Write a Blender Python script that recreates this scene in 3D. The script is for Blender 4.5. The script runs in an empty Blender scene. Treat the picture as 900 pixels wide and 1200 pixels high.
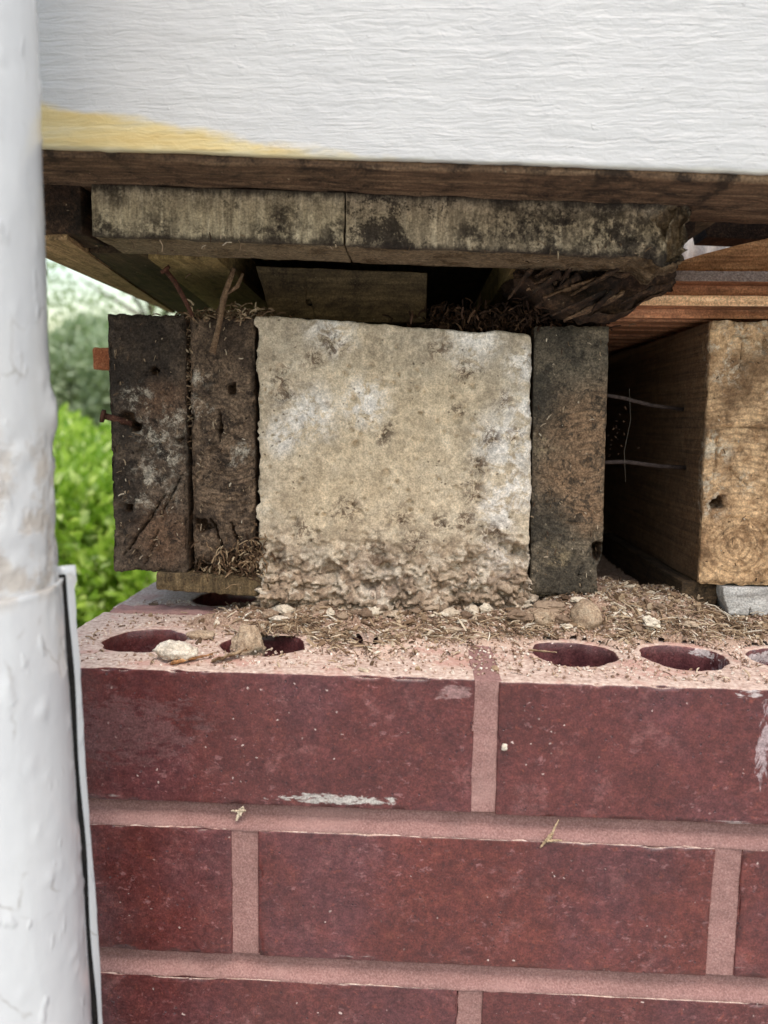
import bpy, math, random
import numpy as np
from mathutils import Matrix, Vector

# ------------------------------------------------------------------ camera, sky, sun, exposure
sc = bpy.context.scene
MM = 0.001                                    # everything below is written in millimetres
cam_d = bpy.data.cameras.new('camera')
cam = bpy.data.objects.new('camera', cam_d)
sc.collection.objects.link(cam)
sc.camera = cam
Rt = (0.99884, 0.04555, 0.01581); Dn = (0.02115, -0.11910, -0.99266); Fw = (-0.04333, 0.99184, -0.11993)
cam.matrix_world = Matrix(((Rt[0], -Dn[0], -Fw[0], 0.01113), (Rt[1], -Dn[1], -Fw[1], -0.34245),
                           (Rt[2], -Dn[2], -Fw[2], 0.11813), (0, 0, 0, 1)))
cam_d.sensor_fit = 'VERTICAL'; cam_d.sensor_height = 36; cam_d.lens = 26.96
cam_d.clip_start = 0.01; cam_d.clip_end = 3000
cam_d.dof.use_dof = True; cam_d.dof.focus_distance = 0.415; cam_d.dof.aperture_fstop = 7.5

SUN_EL, SUN_AZ = math.radians(60), math.radians(164)   # azimuth: direction the light comes from, clockwise from +Y
wd = bpy.data.worlds.new('World'); sc.world = wd; wd.use_nodes = True
bgn = wd.node_tree.nodes['Background']
sky = wd.node_tree.nodes.new('ShaderNodeTexSky'); sky.sky_type = 'NISHITA'; sky.sun_disc = False
sky.sun_elevation = SUN_EL; sky.sun_rotation = SUN_AZ
sky.air_density = 1.9; sky.dust_density = 2.6; sky.ozone_density = 0.2
wd.node_tree.links.new(sky.outputs[0], bgn.inputs[0]); bgn.inputs[1].default_value = 0.15
sun_d = bpy.data.lights.new('sun', 'SUN'); sun = bpy.data.objects.new('sun', sun_d); sc.collection.objects.link(sun)
sun_d.energy = 1.0; sun_d.angle = math.radians(22); sun_d.color = (1, .93, .87)
sd = Vector((math.sin(SUN_AZ) * math.cos(SUN_EL), math.cos(SUN_AZ) * math.cos(SUN_EL), math.sin(SUN_EL)))
sun.rotation_euler = sd.to_track_quat('Z', 'Y').to_euler()
sc.view_settings.view_transform = 'Standard'; sc.view_settings.look = 'None'
sc.view_settings.gamma = 1; sc.view_settings.use_curve_mapping = False
sc.view_settings.exposure = 0.78
sc.cycles.use_denoising = True
sc.cycles.max_bounces = 6; sc.cycles.diffuse_bounces = 4; sc.cycles.glossy_bounces = 2; sc.cycles.transmission_bounces = 3

# ------------------------------------------------------------------ helpers: noise
random.seed(4); RNG = np.random.default_rng(7)
def _h(i, j, k, s):
    n = (i.astype(np.int64) * 374761393 + j.astype(np.int64) * 668265263 + k.astype(np.int64) * 2147483647 + s * 1274126177) & 0xffffffff
    n = ((n ^ (n >> 13)) * 1274126177) & 0xffffffff
    n = ((n ^ (n >> 16)) * 2246822519) & 0xffffffff
    return ((n ^ (n >> 15)) & 0xffff) / 32767.5 - 1.0
def vn(P, s=0):
    I = np.floor(P); f = P - I; u = f * f * f * (f * (f * 6 - 15) + 10)
    i, j, k = I[:, 0], I[:, 1], I[:, 2]; r = 0
    for a in (0, 1):
        for b in (0, 1):
            for c in (0, 1):
                w = (u[:, 0] if a else 1 - u[:, 0]) * (u[:, 1] if b else 1 - u[:, 1]) * (u[:, 2] if c else 1 - u[:, 2])
                r = r + w * _h(i + a, j + b, k + c, s)
    return r
def fbm(P, size, octv=4, gain=.5, s=0, st=(1, 1, 1)):
    Q = P * np.array(st) / size; r = 0; a = 1; t = 0
    for o in range(octv):
        r = r + a * vn(Q * 2.03 ** o + 17.3 * o, s + o); t += a; a *= gain
    return r / t
def sstep(a, b, x):
    t = np.clip((x - a) / (b - a), 0, 1); return t * t * (3 - 2 * t)

# ------------------------------------------------------------------ helpers: meshes and objects
def mesh(name, V, F, smooth=True):
    V = np.asarray(V, np.float32) * MM
    me = bpy.data.meshes.new(name)
    if isinstance(F, np.ndarray):
        n, m = F.shape
        me.vertices.add(len(V)); me.vertices.foreach_set('co', V.ravel())
        me.loops.add(n * m); me.loops.foreach_set('vertex_index', F.astype(np.int32).ravel())
        me.polygons.add(n); me.polygons.foreach_set('loop_start', np.arange(0, n * m, m, dtype=np.int32))
        me.update(calc_edges=True); me.validate()
    else:
        me.from_pydata([tuple(v) for v in V], [], F); me.update()
    if smooth: me.shade_smooth()
    else: me.shade_flat()
    return me
def obj(name, V, F, mat, parent=None, org=(0, 0, 0), smooth=True, me=None):
    """one mesh object; vertices given in place (mm), org = its base point"""
    if me is None:
        me = mesh(name, np.asarray(V, float) - np.array(org), F, smooth)
    if mat is not None and not me.materials: me.materials.append(mat)
    o = bpy.data.objects.new(name, me); sc.collection.objects.link(o)
    if parent is not None: o.parent = parent
    else: o.location = [c * MM for c in org]
    return o
def tag(o, label=None, cat=None, group=None, kind=None):
    if label: o['label'] = label
    if cat: o['category'] = cat
    if group: o['group'] = group
    if kind: o['kind'] = kind
    return o
def empty(name, org, label, cat, group=None):
    o = bpy.data.objects.new(name, None); sc.collection.objects.link(o); o.empty_display_size = .02
    o.location = [c * MM for c in org]
    return tag(o, label, cat, group)
def lin(a, b, step, r=0.):
    n = max(1, int(round((b - a - 2 * r) / step)))
    c = np.linspace(a + r, b - r, n + 1)
    if r > 0: c = np.concatenate([[a, a + .15 * r, a + .5 * r], c, [b - .5 * r, b - .15 * r, b]])
    return c
def gridbox(xs, ys, zs, r=1.):
    """surface of a box as a welded grid with rounded edges; returns V, F, outward normals"""
    xs, ys, zs = map(np.asarray, (xs, ys, zs)); n = (len(xs), len(ys), len(zs)); key = {}
    def idx(i, j, k): return (i * n[1] + j) * n[2] + k
    quads = []
    def face(fix, side):
        a, b = [d for d in range(3) if d != fix]
        A, B = np.meshgrid(np.arange(n[a] - 1), np.arange(n[b] - 1), indexing='ij'); A = A.ravel(); B = B.ravel()
        c = n[fix] - 1 if side else 0
        def g(da, db):
            t = [None] * 3; t[fix] = np.full_like(A, c); t[a] = A + da; t[b] = B + db; return idx(*t)
        q = np.stack([g(0, 0), g(1, 0), g(1, 1), g(0, 1)], 1)
        if bool(side) == (fix == 1): q = q[:, ::-1]
        quads.append(q)
    for fx in range(3):
        for sd_ in (0, 1): face(fx, sd_)
    Q = np.concatenate(quads); u, inv = np.unique(Q.ravel(), return_inverse=True); F = inv.reshape(-1, 4)
    k = u % n[2]; j = (u // n[2]) % n[1]; i = u // (n[1] * n[2])
    V = np.stack([xs[i], ys[j], zs[k]], 1).astype(float)
    lo = np.array([xs[0], ys[0], zs[0]]) + r; hi = np.array([xs[-1], ys[-1], zs[-1]]) - r
    c = np.clip(V, lo, hi); d = V - c; L = np.linalg.norm(d, axis=1, keepdims=True); N = d / np.maximum(L, 1e-9)
    return c + N * r, F, N
def prism(poly, z0, z1, axis=2):
    """polygon (2D, mm) extruded along an axis"""
    n = len(poly); V = []
    for z in (z0, z1):
        for p in poly:
            q = list(p); q.insert(axis, z); V.append(q)
    F = [list(range(n))[::-1], list(range(n, 2 * n))] + [[i, (i + 1) % n, n + (i + 1) % n, n + i] for i in range(n)]
    return np.array(V, float), F
def tube(pts, rad, seg=8, jit=0., sd_=0):
    pts = [Vector(p) for p in pts]; V = []; F = []
    rad = rad if hasattr(rad, '__len__') else [rad] * len(pts); rg = random.Random(sd_)
    for i, p in enumerate(pts):
        t = (pts[min(i + 1, len(pts) - 1)] - pts[max(i - 1, 0)]).normalized()
        a = t.orthogonal().normalized(); b = t.cross(a)
        for k in range(seg):
            an = 2 * math.pi * k / seg
            V.append(p + (a * math.cos(an) + b * math.sin(an)) * rad[i] * (1 + jit * rg.uniform(-1, 1)))
    for i in range(len(pts) - 1):
        for k in range(seg):
            F.append([i * seg + k, i * seg + (k + 1) % seg, (i + 1) * seg + (k + 1) % seg, (i + 1) * seg + k])
    F.append(list(range(seg))[::-1]); F.append([len(V) - seg + k for k in range(seg)])
    return np.array([tuple(v) for v in V]), F
def join(parts):
    V = []; F = []; n = 0
    for v, f in parts:
        V.append(np.asarray(v)); F += [[int(i) + n for i in q] for q in f]; n += len(v)
    return np.concatenate(V), F
def lump(c, rx, ry, rz, amp=.2, s=0, nu=40, nv=26, flat=0.):
    """an uneven pebble resting with its underside at c.z"""
    V = []; F = []
    for i in range(nv + 1):
        th = math.pi * i / nv
        for k in range(nu):
            ph = 2 * math.pi * k / nu
            V.append((math.sin(th) * math.cos(ph), math.sin(th) * math.sin(ph), math.cos(th)))
    V = np.array(V); V = V * (1 + amp * fbm(V, .9, 3, .55, s) * 1.8 + amp * .55 * fbm(V, .3, 3, .6, s + 5))[:, None]
    V = V * np.array((rx, ry, rz))
    V[:, 2] = np.where(V[:, 2] < -rz * (1 - flat), -rz * (1 - flat), V[:, 2]); V[:, 2] -= V[:, 2].min()
    for i in range(nv):
        for k in range(nu):
            F.append([i * nu + k, (i + 1) * nu + k, (i + 1) * nu + (k + 1) % nu, i * nu + (k + 1) % nu])
    return V + np.array(c), np.array(F)

# ------------------------------------------------------------------ helpers: procedural materials
def lin_c(c):
    return tuple(((v / 255) / 12.92 if v / 255 <= .04045 else ((v / 255 + .055) / 1.055) ** 2.4) for v in c) + (1,)
class T:
    """small wrapper round a node tree; coordinates are millimetres in the scene"""
    def __init__(s, name, org=(0, 0, 0), rand=False):
        s.mat = bpy.data.materials.new(name); s.mat.use_nodes = True; s.nt = s.mat.node_tree
        s.b = s.nt.nodes['Principled BSDF']; s.b.inputs['Specular IOR Level'].default_value = .3
        tc = s.n('ShaderNodeTexCoord'); v = s.n('ShaderNodeVectorMath'); v.operation = 'MULTIPLY_ADD'
        s.l(tc.outputs['Object'], v.inputs[0]); v.inputs[1].default_value = (1000,) * 3; v.inputs[2].default_value = org
        s.co = v.outputs[0]
        if rand:
            oi = s.n('ShaderNodeObjectInfo'); w = s.n('ShaderNodeVectorMath'); w.operation = 'MULTIPLY_ADD'
            cx = s.n('ShaderNodeCombineXYZ')
            for i, k in enumerate((917., 533., 761.)): s.l(s.m('MULTIPLY', oi.outputs['Random'], k), cx.inputs[i])
            s.rnd = oi.outputs['Random']
            s.l(s.co, w.inputs[0]); w.inputs[1].default_value = (1, 1, 1); s.l(cx.outputs[0], w.inputs[2]); s.lco = s.co; s.co = w.outputs[0]
    def n(s, t): return s.nt.nodes.new(t)
    def l(s, a, b): s.nt.links.new(a, b)
    def put(s, v, inp):
        if isinstance(v, bpy.types.NodeSocket): s.l(v, inp)
        else: inp.default_value = v
    def m(s, op, a, b=0., c=0., clamp=False):
        k = s.n('ShaderNodeMath'); k.operation = op; k.use_clamp = clamp
        s.put(a, k.inputs[0]); s.put(b, k.inputs[1]); s.put(c, k.inputs[2]); return k.outputs[0]
    def st(s, v, sc_, off=(0, 0, 0)):
        k = s.n('ShaderNodeVectorMath'); k.operation = 'MULTIPLY_ADD'; s.put(v, k.inputs[0]); k.inputs[1].default_value = sc_; k.inputs[2].default_value = off
        return k.outputs[0]
    def noise(s, size, detail=5, rough=.55, dist=0., stretch=None, vec=None, off=(0, 0, 0)):
        k = s.n('ShaderNodeTexNoise'); v = s.co if vec is None else vec
        detail = min(detail, max(0., math.log2(size / .3)))
        v = s.st(v, tuple(a / size for a in (stretch or (1, 1, 1))), off); s.l(v, k.inputs['Vector'])
        k.inputs['Scale'].default_value = 1; k.inputs['Detail'].default_value = detail; k.inputs['Roughness'].default_value = rough
        k.inputs['Distortion'].default_value = dist; return k.outputs['Fac']
    def vor(s, size, feat='F1', rnd=1., vec=None, out='Distance'):
        k = s.n('ShaderNodeTexVoronoi'); k.feature = feat; s.l(s.st(s.co if vec is None else vec, (1 / size,) * 3), k.inputs['Vector'])
        k.inputs['Scale'].default_value = 1; k.inputs['Randomness'].default_value = rnd; return k.outputs[out]
    def rng(s, f, a, b, c=0., d=1.):
        k = s.n('ShaderNodeMapRange'); k.interpolation_type = 'SMOOTHSTEP'; s.put(f, k.inputs[0])
        for i, v in enumerate((a, b, c, d)): k.inputs[1 + i].default_value = v
        return k.outputs[0]
    def ramp(s, f, stops):
        k = s.n('ShaderNodeValToRGB'); e = k.color_ramp.elements; s.put(f, k.inputs[0])
        while len(e) < len(stops): e.new(.5)
        for q, (p, c) in zip(e, stops): q.position = p; q.color = lin_c(c)
        return k.outputs[0]
    def mix(s, f, a, b, mode='MIX'):
        k = s.n('ShaderNodeMix'); k.data_type = 'RGBA'; k.blend_type = mode; k.clamp_factor = True
        s.put(f, k.inputs[0])
        for v, i in ((a, 6), (b, 7)): s.put(lin_c(v) if isinstance(v, tuple) and len(v) == 3 else v, k.inputs[i])
        return k.outputs[2]
    def sep(s, v=None):
        k = s.n('ShaderNodeSeparateXYZ'); s.l(s.co if v is None else v, k.inputs[0]); return k.outputs
    def warp(s, amp, size):
        k = s.n('ShaderNodeTexNoise'); s.l(s.st(s.co, (1 / size,) * 3), k.inputs['Vector']); k.inputs['Scale'].default_value = 1; k.inputs['Detail'].default_value = 4
        a = s.n('ShaderNodeVectorMath'); a.operation = 'MULTIPLY_ADD'; s.l(k.outputs['Color'], a.inputs[0]); a.inputs[1].default_value = (2 * amp,) * 3; a.inputs[2].default_value = (-amp,) * 3
        b = s.n('ShaderNodeVectorMath'); b.operation = 'ADD'; s.l(a.outputs[0], b.inputs[0]); s.l(s.co, b.inputs[1]); return b.outputs[0]
    def spots(s, pts, vec, soft=.5):
        """union of soft blobs ((x, y, z, radius)...)"""
        r = None
        for (x, y, z, rad) in pts:
            k = s.n('ShaderNodeVectorMath'); k.operation = 'DISTANCE'; s.l(vec, k.inputs[0]); k.inputs[1].default_value = (x, y, z)
            f = s.rng(k.outputs['Value'], rad * (1 + soft), rad * (1 - soft))
            r = f if r is None else s.m('MAXIMUM', r, f)
        return r
    def rings(s, cx, cz, spacing, wob=2., size=25.):
        x, y, z = s.sep(s.warp(wob, size))
        dx = s.m('SUBTRACT', x, cx); dz = s.m('SUBTRACT', z, cz)
        r = s.m('SQRT', s.m('ADD', s.m('MULTIPLY', dx, dx), s.m('MULTIPLY', dz, dz)))
        return s.m('MULTIPLY_ADD', s.m('SINE', s.m('MULTIPLY', r, 2 * math.pi / spacing)), .5, .5)
    def mottle(s, col, layers):
        """uneven tone of the matter itself: (size, darkest, lightest, stretch)"""
        for i, (size, lo, hi, st) in enumerate(layers):
            f = s.noise(size, 4, .7, .2, st, off=(i * 3.7 + 1, 5.1 - i, 2.2 * i)); k = s.n('ShaderNodeMapRange'); s.put(f, k.inputs[0])
            for j, v in enumerate((.36, .64, lo, hi)): k.inputs[1 + j].default_value = v
            m = s.n('ShaderNodeVectorMath'); m.operation = 'SCALE'; s.put(col, m.inputs[0]); s.l(k.outputs[0], m.inputs['Scale']); col = m.outputs[0]
        return col
    def bump(s, h, dist, strength=1.):
        k = s.n('ShaderNodeBump'); s.put(h, k.inputs['Height']); k.inputs['Distance'].default_value = dist * MM; k.inputs['Strength'].default_value = strength
        if s.b.inputs['Normal'].is_linked: s.l(s.b.inputs['Normal'].links[0].from_socket, k.inputs['Normal'])
        s.l(k.outputs[0], s.b.inputs['Normal'])
    def done(s, col, rough=.8, spec=None):
        s.put(lin_c(col) if isinstance(col, tuple) and len(col) == 3 else col, s.b.inputs['Base Color']); s.put(rough, s.b.inputs['Roughness'])
        if spec is not None: s.b.inputs['Specular IOR Level'].default_value = spec
        return s.mat

# ------------------------------------------------------------------ materials
def m_fascia(org):
    t = T('white_brushed_paint', org); x, y, z = t.sep()
    w_ = t.warp(1.3, 14); br = t.noise(1.5, 4, .7, .5, (.06, .3, 1), w_); br2 = t.noise(5, 4, .6, .9, (.13, .3, 1), w_); nub = t.noise(5, 5, .65, .6, (.6, 1, 1))
    t.bump(br2, 1.2, .7); t.bump(br, .5, .7); t.bump(nub, .9, .6); t.bump(t.rng(t.noise(4, 3, .6, .3, (.5, .5, 1), off=(5, 5, 5)), .66, .76), .5, .6)
    wx = t.noise(14, 4, .6, 0, (.35, 1, 1))
    edge = t.m('MULTIPLY_ADD', x, .0323, -228.2)                # height above the sloping lower edge
    hgt = t.m('ADD', z, edge)
    lim = t.m('MULTIPLY_ADD', x, -.12, -1.); lim = t.m('MULTIPLY_ADD', t.m('SUBTRACT', wx, .5), 16., lim)
    d = t.m('SUBTRACT', lim, hgt)
    yel = t.rng(d, -2.2, 3.)
    st = t.noise(6, 5, .6, 0, (.15, 1, 1))
    base = t.ramp(t.noise(60, 5, .6), [(.3, (180, 179, 180)), (.7, (187, 186, 186))])
    ycol = t.ramp(st, [(.3, (196, 166, 96)), (.5, (200, 178, 120)), (.72, (196, 184, 148))])
    col = t.mix(t.m('MULTIPLY', yel, .88), base, ycol)
    low = t.rng(t.m('MULTIPLY_ADD', wx, -4., hgt), -.2, -2.4)
    col = t.mix(t.m('MULTIPLY', low, .5), col, (186, 181, 162))
    col = t.mix(t.m('MULTIPLY', t.rng(t.noise(1.3, 2), .74, .8), .35), col, (150, 140, 120))
    return t.done(col, .42, .4)
def m_brick(smears_and_sheen=()):
    t = T('dark_red_brick', (0, 0, 0), True)
    big = t.noise(70, 5, .6); mid = t.noise(7, 5, .65); fine = t.noise(1.1, 4, .7); blot = t.noise(22, 5, .7, .4)
    col = t.ramp(mid, [(.25, (74, 38, 36)), (.45, (91, 45, 41)), (.6, (100, 50, 44)), (.78, (118, 67, 56))])
    oi = t.rnd; col = t.mix(t.m('MULTIPLY', t.rng(oi, .0, 1.), .4), col, (80, 45, 48))
    col = t.mix(t.rng(big, .42, .62), col, t.ramp(mid, [(.3, (76, 43, 46)), (.7, (98, 56, 57))]))
    col = t.mix(t.m('MULTIPLY', t.rng(blot, .55, .72), .6), col, (128, 84, 82))
    pit = t.rng(t.vor(3.6, vec=t.warp(1.2, 5)), .05, .2, 1, 0); pm = t.m('MULTIPLY', pit, t.rng(t.noise(9, 3, off=(9, 3, 1)), .48, .6))
    col = t.mix(t.m('MULTIPLY', pm, .75), col, (70, 52, 58))
    fl = t.m('MULTIPLY', t.rng(t.noise(2.6, 3, .6, .5, (.6, 1, 1), off=(7, 1, 4)), .6, .7), t.rng(t.noise(40, 3, off=(2, 8, 8)), .36, .6))
    col = t.mix(t.m('MULTIPLY', fl, .6), col, (142, 100, 100))
    rs_ = t.rng(t.noise(3.4, 3, .6, .3, off=(1, 9, 2)), .62, .72); col = t.mix(t.m('MULTIPLY', rs_, .35), col, (138, 74, 58))
    dk = t.rng(t.noise(1.8, 3, .6, .3, off=(6, 3, 2)), .63, .72); col = t.mix(t.m('MULTIPLY', dk, .6), col, (66, 44, 48))
    sp = t.m('MULTIPLY', t.rng(t.m('MULTIPLY_ADD', t.noise(9, 2, off=(3, 3, 3)), -.16, t.vor(6., vec=t.warp(1.4, 2.5))), -.03, .03, 1, 0), t.rng(t.noise(26, 3, off=(4, 2, 8)), .46, .6))
    col = t.mix(t.m('MULTIPLY', sp, .8), col, (208, 186, 178))
    col = t.mix(t.m('MULTIPLY', t.rng(fine, .66, .8), .4), col, (168, 128, 120))
    # pale lime bloom left by mortar, in streaks along the brick
    x, y, z = t.sep(t.lco)
    stk = t.noise(6, 6, .75, .5, (.12, 1, 1)); lo = t.m('MULTIPLY', t.rng(z, 12, 3), t.rng(big, .5, .56))
    col = t.mix(t.m('MULTIPLY', t.m('MULTIPLY', t.rng(stk, .56, .66), lo), .6), col, (196, 188, 182))
    for (sx, sz, rx, rz, c_) in smears_and_sheen:          # lime smeared on by the bricklayer, and a painted sky sheen
        a = t.m('DIVIDE', t.m('SUBTRACT', x, sx), rx); b_ = t.m('DIVIDE', t.m('SUBTRACT', z, sz), rz)
        e = t.m('ADD', t.m('MULTIPLY', a, a), t.m('MULTIPLY', b_, b_)); e = t.rng(t.m('MULTIPLY_ADD', t.m('SUBTRACT', t.noise(3.5, 5, .75, .4, (.35, 1, 1) if rx > rz else (1, 1, .35)), .5), -6., e), .9, .2)
        col = t.mix(t.m('MULTIPLY', e, .75), col, c_)
    col = t.mottle(col, [(.9, .76, 1.26, None), (2.2, .8, 1.22, (.7, 1, 1)), (16, .9, 1.1, (.6, 1, 1)), (60, .88, 1.12, None)])
    # dusty raw upper and lower bed faces
    ge = t.n('ShaderNodeNewGeometry'); nz = t.sep(ge.outputs['Normal'])[2]
    up = t.m('MULTIPLY', t.rng(t.m('MULTIPLY_ADD', mid, .35, t.m('ABSOLUTE', nz)), .86, 1.06), t.rng(z, 58, 63))
    dust = t.ramp(t.noise(2.2, 5, .7), [(.3, (154, 126, 114)), (.5, (198, 172, 158)), (.68, (222, 204, 190))])
    dust = t.mix(t.m('MULTIPLY', t.rng(blot, .5, .66), .6), dust, (186, 136, 124))
    col = t.mix(up, col, dust)
    t.bump(mid, .25, .5); t.bump(t.m('SUBTRACT', 1, pm), .5, .8); t.bump(fine, .2, .6)
    t.bump(t.noise(40, 3), 2., .5)
    rg = t.ramp(blot, [(.3, (110, 110, 110)), (.7, (160, 160, 160))])
    ro = t.m('MAXIMUM', t.m('MULTIPLY_ADD', blot, .5, .08), up)
    return t.done(col, ro, .4)
def m_mortar():
    t = T('pink_sand_mortar'); f = t.noise(.9, 4, .75); g = t.noise(9, 4, .6); b = t.noise(60, 4)
    col = t.ramp(f, [(.22, (118, 87, 84)), (.5, (145, 109, 104)), (.78, (170, 136, 130))])
    col = t.mix(t.rng(g, .5, .68), col, t.ramp(f, [(.3, (126, 94, 90)), (.7, (166, 130, 124))]))
    col = t.mix(t.m('MULTIPLY', t.rng(b, .5, .65), .4), col, (160, 128, 122))
    col = t.mottle(col, [(18, .86, 1.12, (.4, 1, 1))]); t.bump(g, .6, .5); t.bump(f, .35, .7); return t.done(col, .9, .25)
def m_concrete(org):
    t = T('weathered_concrete', org); x, y, z = t.sep(); w = t.warp(7, 14)
    f = t.noise(1.3, 5, .7); g = t.noise(12, 6, .65, .4); b = t.noise(55, 5, .6)
    col = t.ramp(g, [(.25, (164, 147, 125)), (.45, (190, 173, 150)), (.6, (206, 190, 167)), (.8, (222, 210, 192))])
    warm = t.spots([(-5, 100, 105, 45), (-35, 100, 75, 28), (20, 100, 130, 30)], w, .8)
    col = t.mix(t.m('MULTIPLY', warm, .5), col, (204, 182, 150))
    grey = t.spots([(20, 100, 172, 26), (60, 100, 160, 22), (-60, 100, 172, 20)], w, .7)
    col = t.mix(t.m('MULTIPLY', grey, .45), col, (160, 149, 134))
    lime = t.m('MULTIPLY', t.spots([(40, 100, 165, 14), (-40, 100, 168, 12), (70, 100, 150, 9), (62, 100, 105, 17), (66, 100, 80, 13), (-52, 100, 120, 14), (70, 100, 125, 10), (-68, 100, 108, 9), (58, 100, 66, 11), (-20, 100, 128, 12), (60, 100, 38, 12), (-10, 100, 20, 16)], w, .75), t.rng(t.noise(8, 6, .75, .8), .4, .56))
    col = t.mix(t.m('MULTIPLY', lime, .9), col, (232, 224, 216))
    soil = t.rng(t.m('MULTIPLY_ADD', t.noise(24, 5, .65), 60., z), 92, 52)
    col = t.mix(t.m('MULTIPLY', soil, .75), col, t.ramp(t.noise(4, 5, .7), [(.3, (104, 84, 70)), (.52, (156, 133, 113)), (.72, (206, 188, 166))]))
    cell = t.sep(t.vor(6.5, vec=t.warp(4, 6), out='Color'))[0]
    col = t.mix(t.m('MULTIPLY', soil, .4), col, t.ramp(cell, [(.1, (112, 90, 74)), (.45, (168, 146, 126)), (.9, (226, 216, 200))]))
    stain = t.m('MULTIPLY', t.spots([(-69, 100, 140, 7), (-67, 100, 130, 6), (33, 100, 124, 5), (38, 100, 145, 7), (51, 100, 110, 7), (45, 100, 93, 8), (44, 100, 76, 7), (20, 100, 158, 6), (-38, 100, 160, 7), (66, 100, 109, 5), (56, 100, 52, 8), (-12, 100, 40, 6), (-70, 100, 33, 8), (25, 100, 60, 6), (-30, 100, 66, 8), (0, 100, 62, 7), (-50, 100, 150, 6), (60, 100, 128, 6), (-8, 100, 110, 5), (10, 100, 48, 8), (-55, 100, 52, 8), (40, 100, 60, 7)], w, .7), t.rng(t.noise(5, 6, .8, 1.), .46, .56))
    col = t.mix(t.m('MULTIPLY', stain, .85), col, (92, 72, 58))
    speck = t.m('MULTIPLY', t.rng(t.vor(5.2, vec=t.warp(1, 3)), .07, .16, 1, 0), t.rng(t.noise(18, 3, off=(3, 9, 1)), .47, .56))
    col = t.mix(t.m('MULTIPLY', speck, .7), col, (82, 68, 56))
    col = t.mix(t.m('MULTIPLY', t.rng(f, .34, .22), .5), col, (96, 84, 72))
    col = t.mottle(col, [(1.0, .78, 1.2, None), (3.4, .76, 1.2, None), (14, .86, 1.1, None)])
    crk = t.rng(t.vor(17, 'DISTANCE_TO_EDGE', 1, t.warp(6, 8)), .0, .018, 1, 0); crk = t.m('MULTIPLY', crk, t.rng(t.noise(26, 3, off=(1, 5, 2)), .6, .66))
    crk = t.m('MULTIPLY', crk, t.rng(t.sep()[2], 105, 75)); col = t.mix(t.m('MULTIPLY', crk, .45), col, (100, 84, 72))
    t.bump(g, 1.0, .5); t.bump(f, .5, .8); t.bump(t.m('SUBTRACT', 1, speck), .6, .7); t.bump(t.m('SUBTRACT', 1, crk), .5, .7)
    return t.done(col, .95, .2)
def m_endgrain(name, org, cx, cz, sp, dark, light, pale=None, palepts=(), grime=(30, 25, 21), grimepts=(), ringpts=(), flecks=.6, ringw=.5, sidec=((44, 33, 25), (84, 62, 44)), warmpts=(), warm=(120, 90, 66), blot=.8):
    t = T(name, org); w = t.warp(7, 12)
    f = t.noise(1.0, 5, .7); g = t.noise(13, 6, .7, .6); fib = t.noise(1.6, 4, .6, 0, (1, .02, 1)); med = t.noise(4.5, 5, .75, .5, off=(3, 1, 6))
    col = t.mix(t.rng(t.m('MULTIPLY_ADD', g, .6, t.m('MULTIPLY', med, .4)), .36, .64), dark, light)
    if warmpts: col = t.mix(t.m('MULTIPLY', t.spots(warmpts, w, .8), .75), col, warm)
    rg = None
    if ringpts:
        rg = t.rings(cx, cz, sp, 5., 46); msk = t.m('MULTIPLY', t.spots(ringpts, w, .9), t.rng(med, .3, .6)); late = t.rng(rg, .5, .95)
        col = t.mix(t.m('MULTIPLY', t.m('MULTIPLY', late, msk), ringw), col, grime)
    col = t.mix(t.m('MULTIPLY', t.rng(t.noise(8, 6, .75, .8, off=(8, 8, 2)), .52, .64), blot), col, grime)
    if grimepts: col = t.mix(t.m('MULTIPLY', t.spots(grimepts, w, .8), .85), col, t.mix(f, grime, dark))
    yy = t.sep()[1]; side = t.rng(t.m('MULTIPLY_ADD', t.m('SUBTRACT', g, .5), 6., yy), org[1] + 2.5, org[1] + 5)
    col = t.mix(t.m('MULTIPLY', side, .9), col, t.ramp(fib, [(.3, sidec[0]), (.7, sidec[1])]))
    if pale:
        pm = t.m('MULTIPLY', t.spots(palepts, w, .8), t.rng(t.noise(9, 6, .82, .35, off=(1, 1, 9)), .48, .6))
        col = t.mix(t.m('MULTIPLY', pm, .8), col, t.mix(med, pale, tuple(int(c * .72) for c in pale)))
    col = t.mottle(col, [(1.1, 1 - .5 * blot, 1 + .5 * blot, None), (3., 1 - .4 * blot, 1 + .42 * blot, None)])
    fl = t.m('MULTIPLY', t.rng(t.vor(4.6, vec=t.warp(2, 3)), .05, .12, 1, 0), t.rng(t.noise(16, 3, off=(8, 1, 3)), .52, .62))
    col = t.mix(t.m('MULTIPLY', fl, flecks), col, (186, 168, 144))
    t.bump(g, 1.2, .6); t.bump(med, 1.1, .8); t.bump(f, .5, .9); t.bump(fib, .4, .5)
    if rg is not None: t.bump(t.m('MULTIPLY', rg, msk), .4, .5)
    return t.done(col, .88, .25)
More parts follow.
